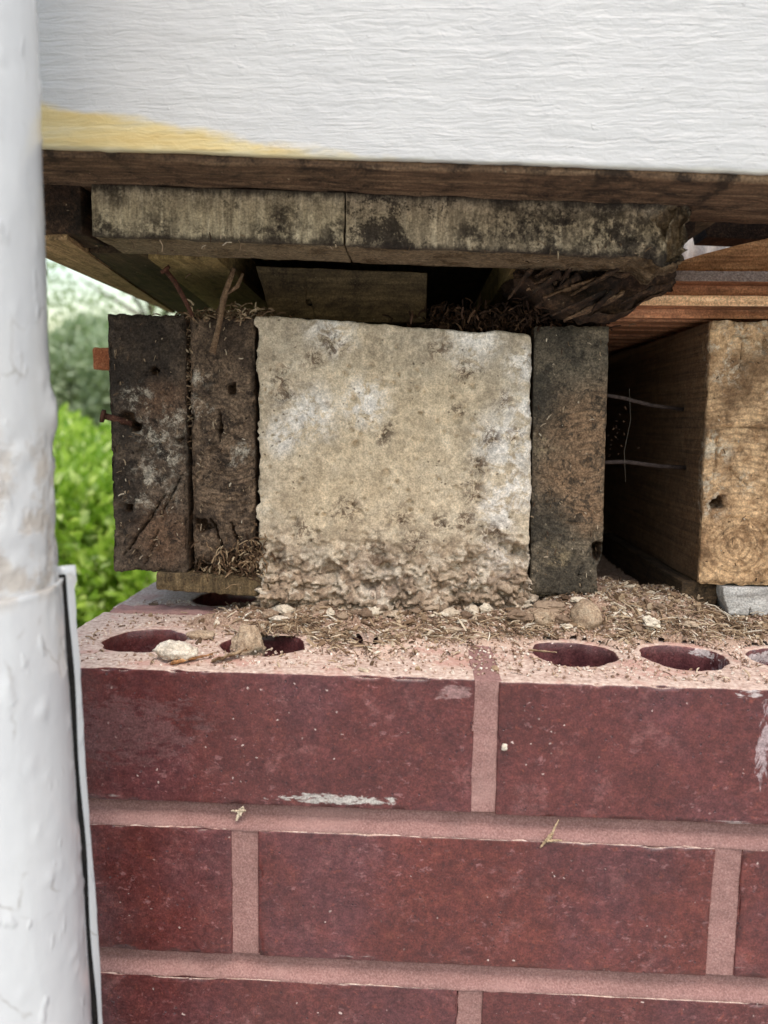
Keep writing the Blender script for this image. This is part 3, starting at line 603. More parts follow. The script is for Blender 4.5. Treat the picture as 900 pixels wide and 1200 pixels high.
# concrete block
def conc():
    x0, x1, z0, z1, y0 = -81.5, 73., 9., 176., 100.
    V, F, N = gridbox(lin(x0, x1, .9, 2.), ydist(y0), lin(z0, z1, .9, 2.), 2.)
    fr = N[:, 1] < -.4; base = sstep(60, 18, V[:, 2] + 10 * fbm(V, 20, 3, .5, 70))
    d = fbm(V, 30, 4, .5, 71) * 1.2 + fbm(V, 6, 4, .65, 72) * (.5 + 1.6 * base) + fbm(V, 1.9, 2, .6, 73) * (.25 + .7 * base)
    d -= np.clip(fbm(V, 12, 4, .65, 74) - .16, 0, 1) * (1.5 + 20 * base); d += base * (np.abs(fbm(V, 13, 4, .6, 77)) * 6 - 1.5)
    ib = np.where((base > .02) & fr)[0]; rq = np.random.default_rng(12); nc = 300
    cp = np.stack([rq.uniform(x0 - 2, x1 + 8, nc), 4 + 62 * rq.uniform(0, 1, nc) ** 1.2], 1); ch = rq.normal(0, 1.9, nc)
    U = V[ib][:, [0, 2]] + np.stack([fbm(V[ib], 6, 3, .6, 95), fbm(V[ib], 6, 3, .6, 96)], 1) * 3.2
    dd = np.hypot(U[:, None, 0] - cp[None, :, 0], (U[:, None, 1] - cp[None, :, 1]) * 1.25); i1 = dd.argmin(1); da = dd[np.arange(len(ib)), i1]; dd[np.arange(len(ib)), i1] = 1e9; db = dd.min(1)
    d[ib] += base[ib] * (ch[i1] - sstep(1.6, 0, db - da) * 3.2 - .12 * da)
    V = V + N * d[:, None]
    V[:, 1] -= fr * base * (3 + 5 * sstep(28, 12, V[:, 2]))
    # lips where mortar squeezed out
    for (zz, w, a, s) in ((24, 2.4, 4., 75), (14, 2.5, 5., 76)):
        V[:, 1] -= fr * np.exp(-((V[:, 2] - zz - 7 * fbm(V, 34, 3, .6, s)) / w) ** 2) * a * np.clip(.3 + 1.6 * fbm(V, 14, 3, .6, s + 3), 0, 2)
    rg = np.random.default_rng(5)
    known = [(-68, 146, 3, 2), (-68.5, 132, 3.5, 2.5), (32, 124, 2.4, 2), (52, 110, 3.2, 2.5), (64, 113, 2.4, 2), (67, 91, 2.6, 2.5), (-8.6, 89.5, 2.3, 2.2), (-26, 106, 1.8, 2.5), (-14, 116, 1.4, 2),
             (-28, 69, 2.2, 2), (-24, 64, 2.6, 2), (-13, 39, 5, 3), (-8, 33, 4, 3.5), (54, 51, 6, 5), (62, 46, 5, 6), (67, 44, 4, 7), (43, 93, 3, 2), (44, 76, 3.2, 2.2), (-74, 33, 5, 4), (45, 84, 2.2, 2), (20, 62, 2.5, 1.5), (-40, 30, 5, 3), (30, 34, 4, 3)]
    for _ in range(210):
        known.append((rg.uniform(x0, x1), 20 + 150 * rg.beta(1.1, 1.4), rg.uniform(.5, 1.5), rg.uniform(1., 2.6)))
    V = pits(V, N, known)
    t_ = np.clip((V[:, 2] - z0) / (z1 - z0), 0, 1); u = (V[:, 0] - x0) / (x1 - x0)
    V[:, 2] -= 9.5 * u * t_; V[:, 0] += 5.5 * u * (1 - t_)
    top = N[:, 2] > .3; V[:, 2] += top * fbm(V, 14, 4, .6, 79) * 1.6
    sd_ = np.abs(N[:, 0]) > .3; V[:, 0] += sd_ * (fbm(V, 8, 3, .6, 80) * (.8 + 5 * base) - np.clip(fbm(V, 9, 3, .6, 81) - .2, 0, 1) * 6)
    return V, F
V, F = conc(); oc = (-4, 100, 9)
tag(obj('concrete_block', V, F, m_concrete(oc), None, oc), 'pale weathered concrete block between the timber ends, crumbling at its base', 'concrete block')
# crusty mortar bed squeezed out under the block
V, F, N = gridbox(lin(-82, 84, 1.0, 1.), lin(86, 112, 1.0, 1.), lin(0, 12, .9, 1.), 1.)
q = sstep(102, 86, V[:, 1]); V[:, 2] *= 1 - .62 * q * (1 + .5 * fbm(V, 24, 3, .5, 84)); V[:, 2] = np.floor(V[:, 2] / 3.2 + .6 * fbm(V, 18, 3, .6, 85)) * 1.1 + V[:, 2] * .66
V = V + N * (fbm(V, 10, 4, .6, 86) * 3.2 + fbm(V, 3, 3, .6, 87) * 1.1)[:, None]; V[:, 1] += 7 * fbm(V, 30, 2, .5, 88) * (N[:, 1] < -.3); V[:, 2] = np.maximum(V[:, 2], .2)
tag(obj('mortar_bed', V, F, m_plain('crusty_lime_mortar', [(98, 78, 65), (140, 118, 100), (180, 162, 142), (206, 194, 176)], 9, .97, .8), None, (0, 80, 0)), 'crusty layered mortar bed squeezed out below the concrete block', 'mortar bed')
# wall added to close the void, its dark colour standing for shade
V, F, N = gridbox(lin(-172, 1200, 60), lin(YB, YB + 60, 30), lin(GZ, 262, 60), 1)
tag(obj('void_closing_wall', V, F, m_plain('dark_void_shade', [(38, 32, 28), (58, 49, 42), (72, 62, 54)], 30), None, (500, YB, GZ)), 'dark wall at the back of the void behind the joists', 'wall')  # wall added to keep the void dark, its colour standing for shade

# packers
mp = m_board('dark_packing_offcut', [(62, 50, 36), (96, 80, 58), (122, 102, 74)], (36, 28, 22), 2, .7)
V, F, N = gridbox(lin(-143, -72, 1.2, .8), np.concatenate([lin(98, 106, 1.2), lin(112, 190, 12)]), lin(14, 25, 1.2, .8), .8)
V = V + N * (fbm(V, 8, 3, .6, 90) * 1.1 + fbm(V, 2.5, 2, .6, 91) * .5)[:, None]; V[:, 2] -= (V[:, 0] + 143) * .03 - 1
tag(obj('packing_offcut', V, F, mp, None, (-107, 98, 1)), 'thin brown wood offcut wedged under the two left joists', 'wood offcut')
mp = m_board('silver_grey_packing_slate', [(150, 146, 142), (178, 175, 172), (204, 202, 200)], (112, 106, 98), 0, .35)
V, F, N = gridbox(lin(186, 275, 1.6, .8), np.concatenate([lin(94, 104, 1.5), lin(112, 210, 12)]), lin(10, 27, 1.4, .8), .8)
V = V + N * (fbm(V, 10, 3, .6, 92) * .8)[:, None]; V[:, 0] += sstep(24, 10, V[:, 2]) * 4 * (V[:, 0] < 200); V[:, 2] = np.where((V[:, 2] < 13) & (V[:, 1] > 150), 0.5, V[:, 2])
V[:, 2] = np.where((N[:, 2] > .5), 26.0, V[:, 2])
tag(obj('packing_strip', V, F, mp, None, (230, 94, 1)), 'silver grey packing strip under the thick beam', 'packing strip')
V, F, N = gridbox(lin(166, 187, 1.6, .8), np.concatenate([lin(104, 116, 1.5), lin(122, 300, 15)]), lin(1, 27, 1.6, .8), .8)
V = V + N * (fbm(V, 8, 3, .6, 93) * .9)[:, None]; V[:, 2] = np.where((V[:, 2] < 12) & (V[:, 1] < 130), V[:, 2] + 8, V[:, 2])
tag(obj('packing_block', V, F, M_DARKB, None, (176, 104, 1)), 'small dark packing block in shadow under the beam corner', 'packing block')

# ------------------------------------------------------------------ fascia and the timbers under it
SL = -.0323
def fline(x): return 228.2 + SL * x
of = (0, 0, 225)
V, F, N = gridbox(lin(-420, 900, 1.8, 1.2), np.concatenate([lin(0, 4, 1.), [8, 14, 20]]), lin(225, 560, 1.6, 1.2), 1.2)
lowb = sstep(262, 225, V[:, 2])
st_ = fbm(V, 3.0, 3, .55, 100, (.06, .3, 1)); st2 = fbm(V, 11, 3, .5, 101, (.12, .3, 1))
V[:, 1] -= (N[:, 1] < -.4) * (st_ * .2 + st2 * .16 + fbm(V, 7, 3, .5, 102) * .16)
for (x, z, r) in ((125, 286, 3.2),):                         # filled nail head under the paint
    q = np.hypot(V[:, 0] - x, V[:, 2] - z); V[:, 1] -= (N[:, 1] < -.4) * (sstep(r, r * .75, q) * .5 - sstep(r * .7, r * .4, q) * .25)
V[:, 2] += (fline(V[:, 0]) - 225) * np.ones(len(V))
V[:, 2] += (N[:, 2] < -.2) * (fbm(V, 22, 4, .6, 103) * .9 - .2)
tag(obj('fascia_board', V, F, m_fascia(of), None, of), 'white painted fascia board with brush marks and yellow stained lower edge', 'fascia board')
# rotten sill plank right behind the fascia: its underside shows as a dark band
V, F, N = gridbox(lin(-420, 900, 2.4, 2.), np.concatenate([[21.5], lin(22.5, 52, 1.6), [60, 70]]), np.array([226, 230, 240, 300]), .5)
V[:, 2] += fline(V[:, 0]) - 228.6 + (N[:, 2] < -.3) * (fbm(V, 24, 4, .6, 104, (.35, 1, 1)) * 2.0 + fbm(V, 5, 3, .6, 105, (.2, 1, 1)) * 1.0)
tag(obj('sill_plank', V, F, M_ROT, None, (0, 21.5, 226)), 'dark rotten plank behind the lower edge of the white fascia', 'plank')
V, F, N = gridbox(lin(-420, 900, 2.4, 2.), np.concatenate([[20.6], lin(21.5, 42, 1.6), [41.]]) if False else lin(2.2, 20.8, 1.6), np.array([225.6, 228, 229.]), .3)
V[:, 2] += fline(V[:, 0]) - 228.9 + (N[:, 2] < -.3) * (fbm(V, 24, 4, .6, 106, (.35, 1, 1)) * 1.2 + fbm(V, 5, 3, .6, 107, (.2, 1, 1)) * .7)
tag(obj('drip_strip', V, F, M_ROT, None, (0, 2.2, 226)), 'dark weathered strip along the underside of the white fascia', 'wood strip')

def batten(name, x0, x1, mat, label, s, endrot=False, y0=42.):
    V, F, N = gridbox(lin(x0, x1, 1.0, .8), np.concatenate([lin(y0, y0 + 8, 1.2), lin(y0 + 11, y0 + 42, 3)]), lin(0, 25, 1.0, .8), .8)
    d = fbm(V, 14, 4, .55, s) * .7 + fbm(V, 2.4, 3, .6, s + 1) * .3
    if endrot:
        rot = sstep(70, 135, V[:, 0]); d = d + rot * fbm(V, 9, 4, .6, s + 4) * 4.5 - rot * np.clip(fbm(V, 5, 3, .6, s + 7), 0, 1) * 4
    V = V + N * d[:, None]
    if endrot:
        V[:, 0] -= sstep(125, 137, V[:, 0]) * (3 + 5 * fbm(V, 7, 3, .6, s + 9)); V[:, 1] += (N[:, 1] < -.4) * sstep(118, 138, V[:, 0]) * 7
        V[:, 2] -= (V[:, 2] < 14) * sstep(110, 132, V[:, 0]) * (2.5 + 4 * fbm(V, 8, 3, .6, s + 12))
    V[:, 2] += 203.0 - 26 * .0323 * 0 - .0315 * (V[:, 0])  - 2.2
    return tag(obj(name, V, F, mat, None, ((x0 + x1) / 2, y0, 200)), label, 'batten')
mb = m_board('mouldy_pale_batten', [(128, 114, 93), (166, 151, 125), (194, 179, 153)], (40, 31, 25), 2, .7, ((-152 - 27.3) / 2, 42, 200), [(-60, 42, 208, 12), (-100, 42, 230, 9), (-140, 42, 230, 8), (-30, 42, 207, 10), (-120, 42, 207, 9), (-148, 42, 210, 8), (-80, 42, 231, 7), (-45, 42, 230, 8)], grain=.8, thr=(.54, .66), edges=(-.0315, 200.8, 225.8))
batten('batten', -152, -27.3, mb, 'pale batten with black mould left of the saw cut, under the fascia', 110)
mb = m_board('mouldy_grey_batten', [(118, 105, 87), (154, 138, 115), (190, 174, 149)], (38, 30, 25), 2, .9, ((-26.7 + 138) / 2, 42, 200), [(50, 42, 212, 14), (72, 42, 210, 14), (95, 42, 208, 16), (118, 42, 206, 18), (132, 42, 210, 14), (35, 42, 207, 9), (-5, 42, 204, 8), (60, 42, 222, 10), (100, 42, 220, 12)], grain=1., thr=(.5, .62), edges=(-.0315, 200.8, 225.8))
batten('batten', -26.7, 138, mb, 'grey mouldy batten right of the saw cut with a rotted right end', 115, True)
V, F, N = gridbox(lin(-230, -158.5, 1.4, .8), lin(46, 80, 3), lin(208, 240, 1.4, .8), .8); V = V + N * (fbm(V, 9, 3, .6, 120) * 1.)[:, None]
tag(obj('batten', V, F, M_ROT2, None, (-190, 44, 209)), 'dark brown batten stub beside the white pipe', 'batten')

def plank(name, poly, z0, z1, mat, label, cat='plank', s=0, amp=.8):
    """plank given by its outline seen from below (x, y), subdivided and roughened"""
    V, F = prism(poly, z0, z1)
    me = mesh(name, V - np.array((poly[0][0], poly[0][1], z0)), F, False); me.materials.append(mat)
    return tag(obj(name, None, None, mat, None, (poly[0][0], poly[0][1], z0), me=me), label, cat)
plank('rafter', [(-201, 50), (-168, 50), (-184, 178), (-200, 322), (-203, 322)], 205.5, 224, M_UNDER, 'outermost raw plank overhanging the leftmost joist, with sky beyond it', 'plank')
plank('rafter', [(-157, 84.5), (-140, 84.5), (-157, 285), (-157, 424), (-199, 424), (-199, 324), (-183.5, 179), (-171.5, 84.5)], 206.3, 224, M_DARKB, 'dark stained plank second from the left under the floor', 'plank')  # dark colour stands for the outer rafter's side face in shade
plank('rafter', [(-139, 85), (-101, 85), (-105, 220), (-107, 424), (-156, 424), (-156, 286)], 203.6, 224, M_OLIVE, 'olive tinted raw plank third from the left under the floor', 'plank')
plank('rafter', [(60, 85), (104, 85), (101, 190), (99, 424), (58, 424)], 200.5, 222, M_OLIVE, 'olive tinted raw plank above the gap right of the concrete block', 'plank')
for k, (a, b) in enumerate(((-204, -100), (-99, -15), (-14, 72), (73, 166))):  # boards added overhead to keep skylight out of the void
    V, F, N = gridbox(lin(a, b, 20, .5), lin(72, YB + 60, 60, .5), lin(224.5, 246, 10, .5), .5)
    tag(obj('sky_blocking_board', V, F, M_DARKB, None, ((a + b) / 2, 72, 224.5)), ['leftmost dark floor board over the joists', 'dark floor board over the second joist', 'dark floor board over the concrete block', 'dark floor board over the gap beside the beam'][k], 'floor board')  # each of these floor boards is added to block the sky
# recessed board over the block
V, F, N = gridbox(lin(-88, 14, 1.5, .6), lin(124, 146, 5, .6), lin(166, 206, 1.5, .6), .6)
V = V + N * (fbm(V, 12, 3, .6, 125) * .8)[:, None]; V[:, 0] += (V[:, 0] < -60) * (206 - V[:, 2]) * .28; V[:, 1] += (206 - V[:, 2]) * .25
V[:, 2] -= .03 * (V[:, 0] + 40) * (V[:, 2] > 190)
V[:, 2] = np.maximum(V[:, 2], 176.5)
tag(obj('recessed_board', V, F, m_board('olive_recessed_board', [(62, 50, 34), (84, 70, 48), (106, 90, 64)], (34, 26, 19), 0, .7), None, (-37, 112, 176)), 'olive brown board set back in the gap above the concrete block', 'board')

# rotted end of the right batten hanging down, with splinters
def shard(a, b, w, th, s):
    a = np.array(a, float); b = np.array(b, float); n_ = 14; V = []; rg = np.random.default_rng(s)
    d = (b - a) / np.linalg.norm(b - a); side = np.cross(d, (0, .6, .8)); side /= np.linalg.norm(side); up = np.cross(side, d)
    for i in range(n_ + 1):
        t = i / n_; c = a + (b - a) * t; ww = w * (1 - .75 * t ** 2.2) * rg.uniform(.75, 1.2); tt = th * (1 - .6 * t) * rg.uniform(.7, 1.2)
        for (p, q) in ((-1, -.6), (-.2, -1), (1, -.5), (.9, .6), (.1, 1.), (-1, .5)): V.append(c + side * p * ww / 2 + up * q * tt / 2 + rg.normal(0, .06 * w, 3))
    F = []
    for i in range(n_):
        for k in range(6): F.append([i * 6 + k, i * 6 + (k + 1) % 6, (i + 1) * 6 + (k + 1) % 6, (i + 1) * 6 + k])
    F += [list(range(6))[::-1], list(range(n_ * 6, n_ * 6 + 6))]
    return np.array(V), F
rotg = empty('rotted_timber_end', (100, 60, 176), 'dark rotted timber end hanging in splinters above the right joist', 'rotten timber')
def rotpart(name, V, F, mat, sm=True): return obj(name, np.asarray(V), F, mat, rotg, (100, 60, 176), sm)
V, F, N = gridbox(lin(62, 146, 1.2, 2), lin(84, 150, 1.6, 2), lin(178, 204, 1.2, 2), 2)
V = V + N * (fbm(V, 16, 4, .6, 130) * 5 + fbm(V, 4, 3, .6, 131, (1, .3, 1)) * 1.6)[:, None]
V[:, 2] = 201 - (201 - V[:, 2]) * (.35 + .75 * sstep(60, 92, V[:, 0]) - .55 * sstep(112, 142, V[:, 0]))
V[:, 1] += 12 * fbm(V, 18, 3, .5, 133) * (N[:, 1] < -.3)
rotpart('core', V, F, M_ROT2)
rg = random.Random(3); prts = []
for k in range(26):
    x = rg.uniform(66, 140); y = rg.uniform(70, 100); z = rg.uniform(186, 202)
    L = rg.uniform(14, 40); prts.append(shard((x, y, z), (x - L * rg.uniform(.1, .8), y + L * rg.uniform(-.1, .5), max(174, z - L * rg.uniform(.1, .55))), rg.uniform(2, 6), rg.uniform(1.2, 3), k))
for k, (v, f) in enumerate(prts): rotpart('splinter', v, f, M_ROT2 if k % 3 else M_ROT)
for k, (v, f) in enumerate((shard((119, 88, 187), (88, 84, 172.5), 5.5, 3, 77), shard((110, 86, 196), (76, 82, 184), 4, 3, 78), shard((124, 84, 198), (90, 80, 190), 5, 3, 79))):
    rotpart('splinter', v, f, M_ROT)

# ------------------------------------------------------------------ orange boards at the right, plank above, corrugated sheet
def orange(y0, label, front):
    W = 92
    prof = [(y0 + 3, 203), (y0, 197.4), (y0 + 9, 196.6), (y0 + 10, 191.4), (y0 - 1.2, 187.6), (y0 - 1.4, 184.2), (y0 + 8, 183.0), (y0 + 9.5, 178.4)]
    y = y0 + 14
    while y < y0 + W - 16: prof += [(y, 178.2), (y + 2, 181), (y + 8, 181), (y + 10, 178.2)]; y += 24
    prof += [(y0 + W, 178.2), (y0 + W, 203)]
    g = empty('grooved_board', (260, y0, 178), label, 'board')
    V, F = prism(prof, 108, 460, 0); obj('board_body', V, F, M_ORANGE, g, (260, y0, 178), False)
    V, F, N = gridbox(lin(108, 460, 1.5, .4), lin(0, 1., .5), lin(0, 6.2, 1, .3), .3); V = V + N * (fbm(V, 3, 3, .6, 140) * .25)[:, None]
    V[:, 1] += y0 - 1.3 + (V[:, 2]) * .48; V[:, 2] += 197.2
    obj('dusty_edge', V, F, M_DUSTY, g, (260, y0, 178))
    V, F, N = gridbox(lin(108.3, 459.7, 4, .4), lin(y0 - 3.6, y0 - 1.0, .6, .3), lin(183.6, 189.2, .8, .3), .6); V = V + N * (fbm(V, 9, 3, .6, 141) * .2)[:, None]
    obj('bare_lip', V, F, M_LIP, g, (260, y0, 178))  # paler strip added to paint the lip as sunlit
    return g
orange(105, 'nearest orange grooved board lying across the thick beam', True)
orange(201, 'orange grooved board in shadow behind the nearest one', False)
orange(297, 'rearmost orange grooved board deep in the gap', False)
V, F = prism([(140, 203.4), (300, 203.4), (300, 236), (240, 229), (212, 224.5), (190, 219.5), (171, 214.5), (150, 208)], 116, 134, 1)
tag(obj('sloping_plank', V, F, M_CEDAR, None, (220, 116, 203.4), False), 'tan wavy grained plank end rising to the right above the orange board', 'plank')
V, F = prism([(106, 71), (150, 71), (143, 108), (106, 108)], 212.5, 224, 2)
V[:, 2] += (1 - (V[:, 1] - 71) / 40) * 3
tag(obj('broken_plank', V, F, M_ROT2, None, (106, 71, 213), False), 'dark broken plank end under the fascia at the upper right', 'plank')
V, F = prism([(184, 231.5), (330, 226), (330, 262), (176, 262)], 150, 172, 1)
tag(obj('upper_plank', V, F, M_ROT2, None, (206, 150, 229), False), 'dark plank at the right edge above the tan plank', 'plank')
xs = np.arange(172, 560, 1.5); V = []
for x in xs:
    yy = 300 + 4 * math.sin(x / 16 * 2 * math.pi)
    V += [(x, yy, 204), (x, yy, 330), (x, yy + 1.5, 204), (x, yy + 1.5, 330)]
F = []
for i in range(len(xs) - 1):
    a = i * 4; b = a + 4; F += [[a, b, b + 1, a + 1], [a + 2, a + 3, b + 3, b + 2], [a + 1, b + 1, b + 3, a + 3], [a, a + 2, b + 2, b]]
tag(obj('corrugated_sheet', np.array(V), F, m_plain('white_corrugated_sheet', [(214, 216, 216), (228, 229, 228)], 20, .5, .1), None, (350, 300, 204)), 'white corrugated sheet glimpsed behind the tan plank', 'corrugated sheet')

# ------------------------------------------------------------------ white downpipe
PX, PY = -155.2, -86.6
pipe = empty('downpipe', (PX, PY, GZ), 'thick white painted downpipe with lumpy paint at the left edge', 'downpipe')
def pipepart(name, V, F, mat): return obj(name, V, F, mat, pipe, (PX, PY, GZ))
MP = m_pipe((PX, PY, GZ))
def cyl(r, z0, z1, cx=PX, cy=PY, tx=0., a0=0, a1=2 * math.pi, step=2.2, seg=150, closed=True):
    zs = lin(z0, z1, step); an = np.linspace(a0, a1, seg, endpoint=not closed)
    Z, A_ = np.meshgrid(zs, an, indexing='ij')
    rr = r(Z, A_) if callable(r) else np.full_like(Z, r)
    V = np.stack([cx + tx * (z1 - Z) + rr * np.cos(A_), cy + rr * np.sin(A_), Z], -1).reshape(-1, 3)
    I = np.arange(len(V)).reshape(Z.shape); J_ = np.roll(I, -1, 1) if closed else None
    if closed: F = np.stack([I[:-1], J_[:-1], J_[1:], I[1:]], -1).reshape(-1, 4)
    else: F = np.stack([I[:-1, :-1], I[:-1, 1:], I[1:, 1:], I[1:, :-1]], -1).reshape(-1, 4)
    return V, F
V, F = cyl(38, 40, 700); D = V - np.array((PX, PY, 0)); D[:, 2] = 0; D /= 38
peel = sstep(130, 100, V[:, 2])
V = V + D * (fbm(V, 30, 3, .5, 150) * .3 + np.clip(fbm(V, 6, 2, .5, 151) - .42, 0, 1) * 2.2 + peel * fbm(V, 8, 4, .65, 152) * 1.2)[:, None]
# a lump of old paint on the right flank
q = np.hypot(np.hypot(V[:, 0] + 120, V[:, 1] + 70) * .7, V[:, 2] - 118); V = V + D * (sstep(12, 3, q) * 2.2)[:, None]
pipepart('upper_pipe', V, F, MP)
TX = .034
def rs(Z, A_): return 39.6 + .8 * np.sin(Z / 31.) * 0 + np.where(Z > 56.5, (Z - 56.5) * .3, 0)
V, F = cyl(rs, GZ, 58.5, tx=TX, a0=math.radians(-250), a1=math.radians(22), closed=False, seg=120)
D = V - np.array((PX, PY, 0)); D[:, 0] -= TX * (58.5 - V[:, 2]); D[:, 2] = 0; D /= np.linalg.norm(D, axis=1, keepdims=True)
V = V + D * (fbm(V, 30, 3, .5, 155) * .35 + np.clip(fbm(V, 6, 2, .5, 156) - .4, 0, 1) * 2.2)[:, None]
V = np.concatenate([V, V - D * 1.6]); m_ = len(F); k = len(V) // 2; F = np.concatenate([F, F[:, ::-1] + k]); zs = len(lin(GZ, 58.5, 2.2)); I = np.arange(k).reshape(zs, -1)
F = np.concatenate([F, np.stack([I[-1, :-1], I[-1, 1:], I[-1, 1:] + k, I[-1, :-1] + k], 1), np.stack([I[:-1, -1], I[:-1, -1] + k, I[1:, -1] + k, I[1:, -1]], 1)])
pipepart('lower_sleeve', V, F, MP)
V, F = cyl(36.5, GZ, 52, tx=TX, step=20, seg=60); pipepart('inner_pipe', V, F, m_plain('dark_iron_and_seam_shade', [(16, 15, 15), (30, 28, 27), (44, 40, 38)], 8))
# flange strip standing just behind the open seam
zs = lin(GZ, 61, 3); V = []; rgn = np.random.default_rng(2)
for z in zs:
    cx = PX + TX * (58.5 - z); a = math.radians(36)
    w = .25 * math.sin(z / 17.) + (1.2 if z > 55 else 0)
    for (rr, da) in ((37.0, 0), (44.2 + w, 0), (44.2 + w, .05), (37.0, .05)): V.append((cx + rr * math.cos(a + da), PY + rr * math.sin(a + da), z))
V = np.array(V); I = np.arange(len(V)).reshape(-1, 4); J_ = np.roll(I, -1, 1); F = np.stack([I[:-1], J_[:-1], J_[1:], I[1:]], -1).reshape(-1, 4)
F = np.concatenate([F, I[-1:], I[:1, ::-1]]); V = V + (fbm(V, 12, 3, .5, 158) * .3)[:, None]
pipepart('seam_flange', V, F, MP)
V = []
for z in zs[:-1]:
    cx = PX + TX * (58.5 - z); a = math.radians(31)
    for (rr, da) in ((35.0, 0), (41.4 + .35 * math.sin(z / 11.), 0), (41.4 + .35 * math.sin(z / 11.), .08), (35.0, .08)): V.append((cx + rr * math.cos(a + da), PY + rr * math.sin(a + da), z))
V = np.array(V); I = np.arange(len(V)).reshape(-1, 4); J_ = np.roll(I, -1, 1); F = np.stack([I[:-1], J_[:-1], J_[1:], I[1:]], -1).reshape(-1, 4)
pipepart('seam_gap_shade', V, F, bpy.data.materials['dark_iron_and_seam_shade'])  # dark strip standing for the shadow in the open seam

# ------------------------------------------------------------------ loose debris on the bricks
HOLES = [(WL + h, 47, 24) for h in (46, 109)] + [(50.6 + h, 47, 24) for h in (43, 99, 155)] + [(WL + 65, 145, 24), (WL + 121, 145, 24), (-15, 55, 8)]
def hmap(x, y):
    P = np.stack([x, y, np.zeros_like(x)], 1)
    e = sstep(-150, -90, x); ridge = sstep(62, 100, y)
    h = -3.2 + 3.6 * e * sstep(34, 62, y + 8 * fbm(P, 30, 3, .5, 200)) + ridge * (8. + 5 * fbm(P, 22, 3, .5, 201)) * e
    h = h + sstep(66, 112, x) * sstep(70, 96, y) * 10 * (1 - .7 * sstep(160, 185, x)) * sstep(200, 120, y) + 1.6 * fbm(P, 5, 3, .6, 202) * (.3 + ridge) - 6. * sstep(-78, -96, x) * sstep(86, 98, y)
    h = h + 2.6 * np.exp(-((x + 12) / 24) ** 2 - ((y - 46) / 24) ** 2)
    for (hx, hy, hr_) in HOLES: h = h - (sstep(34, 42, y + 5 * fbm(P, 8, 2, .5, 204)) * sstep(62, 57, y) if abs(hx + 68) < 2 else 1) * 60 * sstep(hr_ + 1.5, hr_ - 2, np.hypot(x - hx, y - hy) + 1.5 * fbm(P, 6, 2, .5, 203))
    return h
xs = np.arange(-172, 300, 1.7); ys = np.arange(4, 330, 1.7)
A, B = np.meshgrid(xs, ys, indexing='ij'); V = np.stack([A.ravel(), B.ravel(), hmap(A.ravel(), B.ravel())], 1)
I = np.arange(len(V)).reshape(A.shape); F = np.stack([I[:-1, :-1], I[1:, :-1], I[1:, 1:], I[:-1, 1:]], -1).reshape(-1, 4)
F = F[(V[F][:, :, 2].max(1) > -2.4) & (V[F][:, :, 2].min(1) > -12)]; us, inv = np.unique(F.ravel(), return_inverse=True); V = V[us]; F = inv.reshape(-1, 4)
def m_saw():
    t = T('sandy_sawdust'); f = t.noise(1.1, 5, .75); g = t.noise(9, 5, .65); b = t.noise(34, 4)
    col = t.ramp(f, [(.25, (98, 76, 64)), (.42, (144, 117, 100)), (.58, (176, 149, 130)), (.75, (212, 194, 175))])
    col = t.mix(t.m('MULTIPLY', t.rng(g, .5, .68), .55), col, (124, 96, 78)); x, y, z = t.sep()
    col = t.mix(t.m('MULTIPLY', t.rng(y, 80, 52), .8), col, (220, 192, 176))
    t.bump(g, 1.4, .7); t.bump(f, .9, 1.); return t.done(col, .97, .1)
tag(obj('sawdust', V, F, m_saw()), 'sandy sawdust and mortar grit lying on top of the bricks', 'sawdust', kind='stuff')

def chips(n, place, lsz, wsz, tsz, seed, flat=.35, curl=0.):
    """n little slivers; place(rng, n) gives their centres"""
    rg = np.random.default_rng(seed); C = place(rg, n); n = len(C)
    L = rg.uniform(*lsz, n) * rg.uniform(.5, 1, n); W = rg.uniform(*wsz, n); Tn = rg.uniform(*tsz, n)
    yaw = rg.uniform(0, 2 * np.pi, n); pit = rg.normal(0, flat, n); rol = rg.normal(0, .7, n)
    cy, sy, cp, sp, cr, sr = np.cos(yaw), np.sin(yaw), np.cos(pit), np.sin(pit), np.cos(rol), np.sin(rol)
    a = np.stack([cy * cp, sy * cp, sp], 1); b0 = np.stack([-sy, cy, 0 * cy], 1); c0 = np.cross(a, b0); b = b0 * cr[:, None] + c0 * sr[:, None]; c = np.cross(a, b)
    V = []
    for i, (t, wf) in enumerate(((-.5, .7), (0., 1.), (.5, .35))):
        for (p, q) in ((-1, -1), (1, -1), (1, 1), (-1, 1)):
            j = rg.uniform(.6, 1.2, n); bend = (curl * L * (.25 - t * t)) if curl else 0 * L
            V.append(C + a * (t * L)[:, None] + b * (p * W * wf * .5 * j)[:, None] + c * (q * Tn * .5 + bend)[:, None])
    V = np.stack(V, 1).reshape(-1, 3); F0 = [[3, 2, 1, 0], [8, 9, 10, 11]]
    for i in (0, 4):
        for k in range(4): F0.append([i + k, i + (k + 1) % 4, i + 4 + (k + 1) % 4, i + 4 + k])
    F = (np.array(F0)[None] + (np.arange(n) * 12)[:, None, None]).reshape(-1, 4)
    return V, F
def ontop(dens, lift=.6):
    def f(rg, n):
        x = rg.uniform(-165, 250, n * 3); y = rg.uniform(6, 135, n * 3); k = rg.uniform(0, 1, n * 3) < dens(x, y)
        x, y = x[k][:n], y[k][:n]; h = np.maximum(hmap(x, y), .0); ok = hmap(x, y) > -12
        return np.stack([x, y, h + lift], 1)[ok & (np.hypot(x + 12, y - 47) > 3)]
    return f
ridge_d = lambda x, y: np.clip(.03 + .7 * sstep(70, 90, x) * sstep(66, 80, y) + .97 * np.exp(-((y - 92) / 18) ** 2) * sstep(-110, -70, x) + .35 * np.exp(-((x + 50) / 45) ** 2 - ((y - 60) / 20) ** 2) + .35 * np.exp(-((x + 10) / 25) ** 2 - ((y - 48) / 14) ** 2), 0, 1)
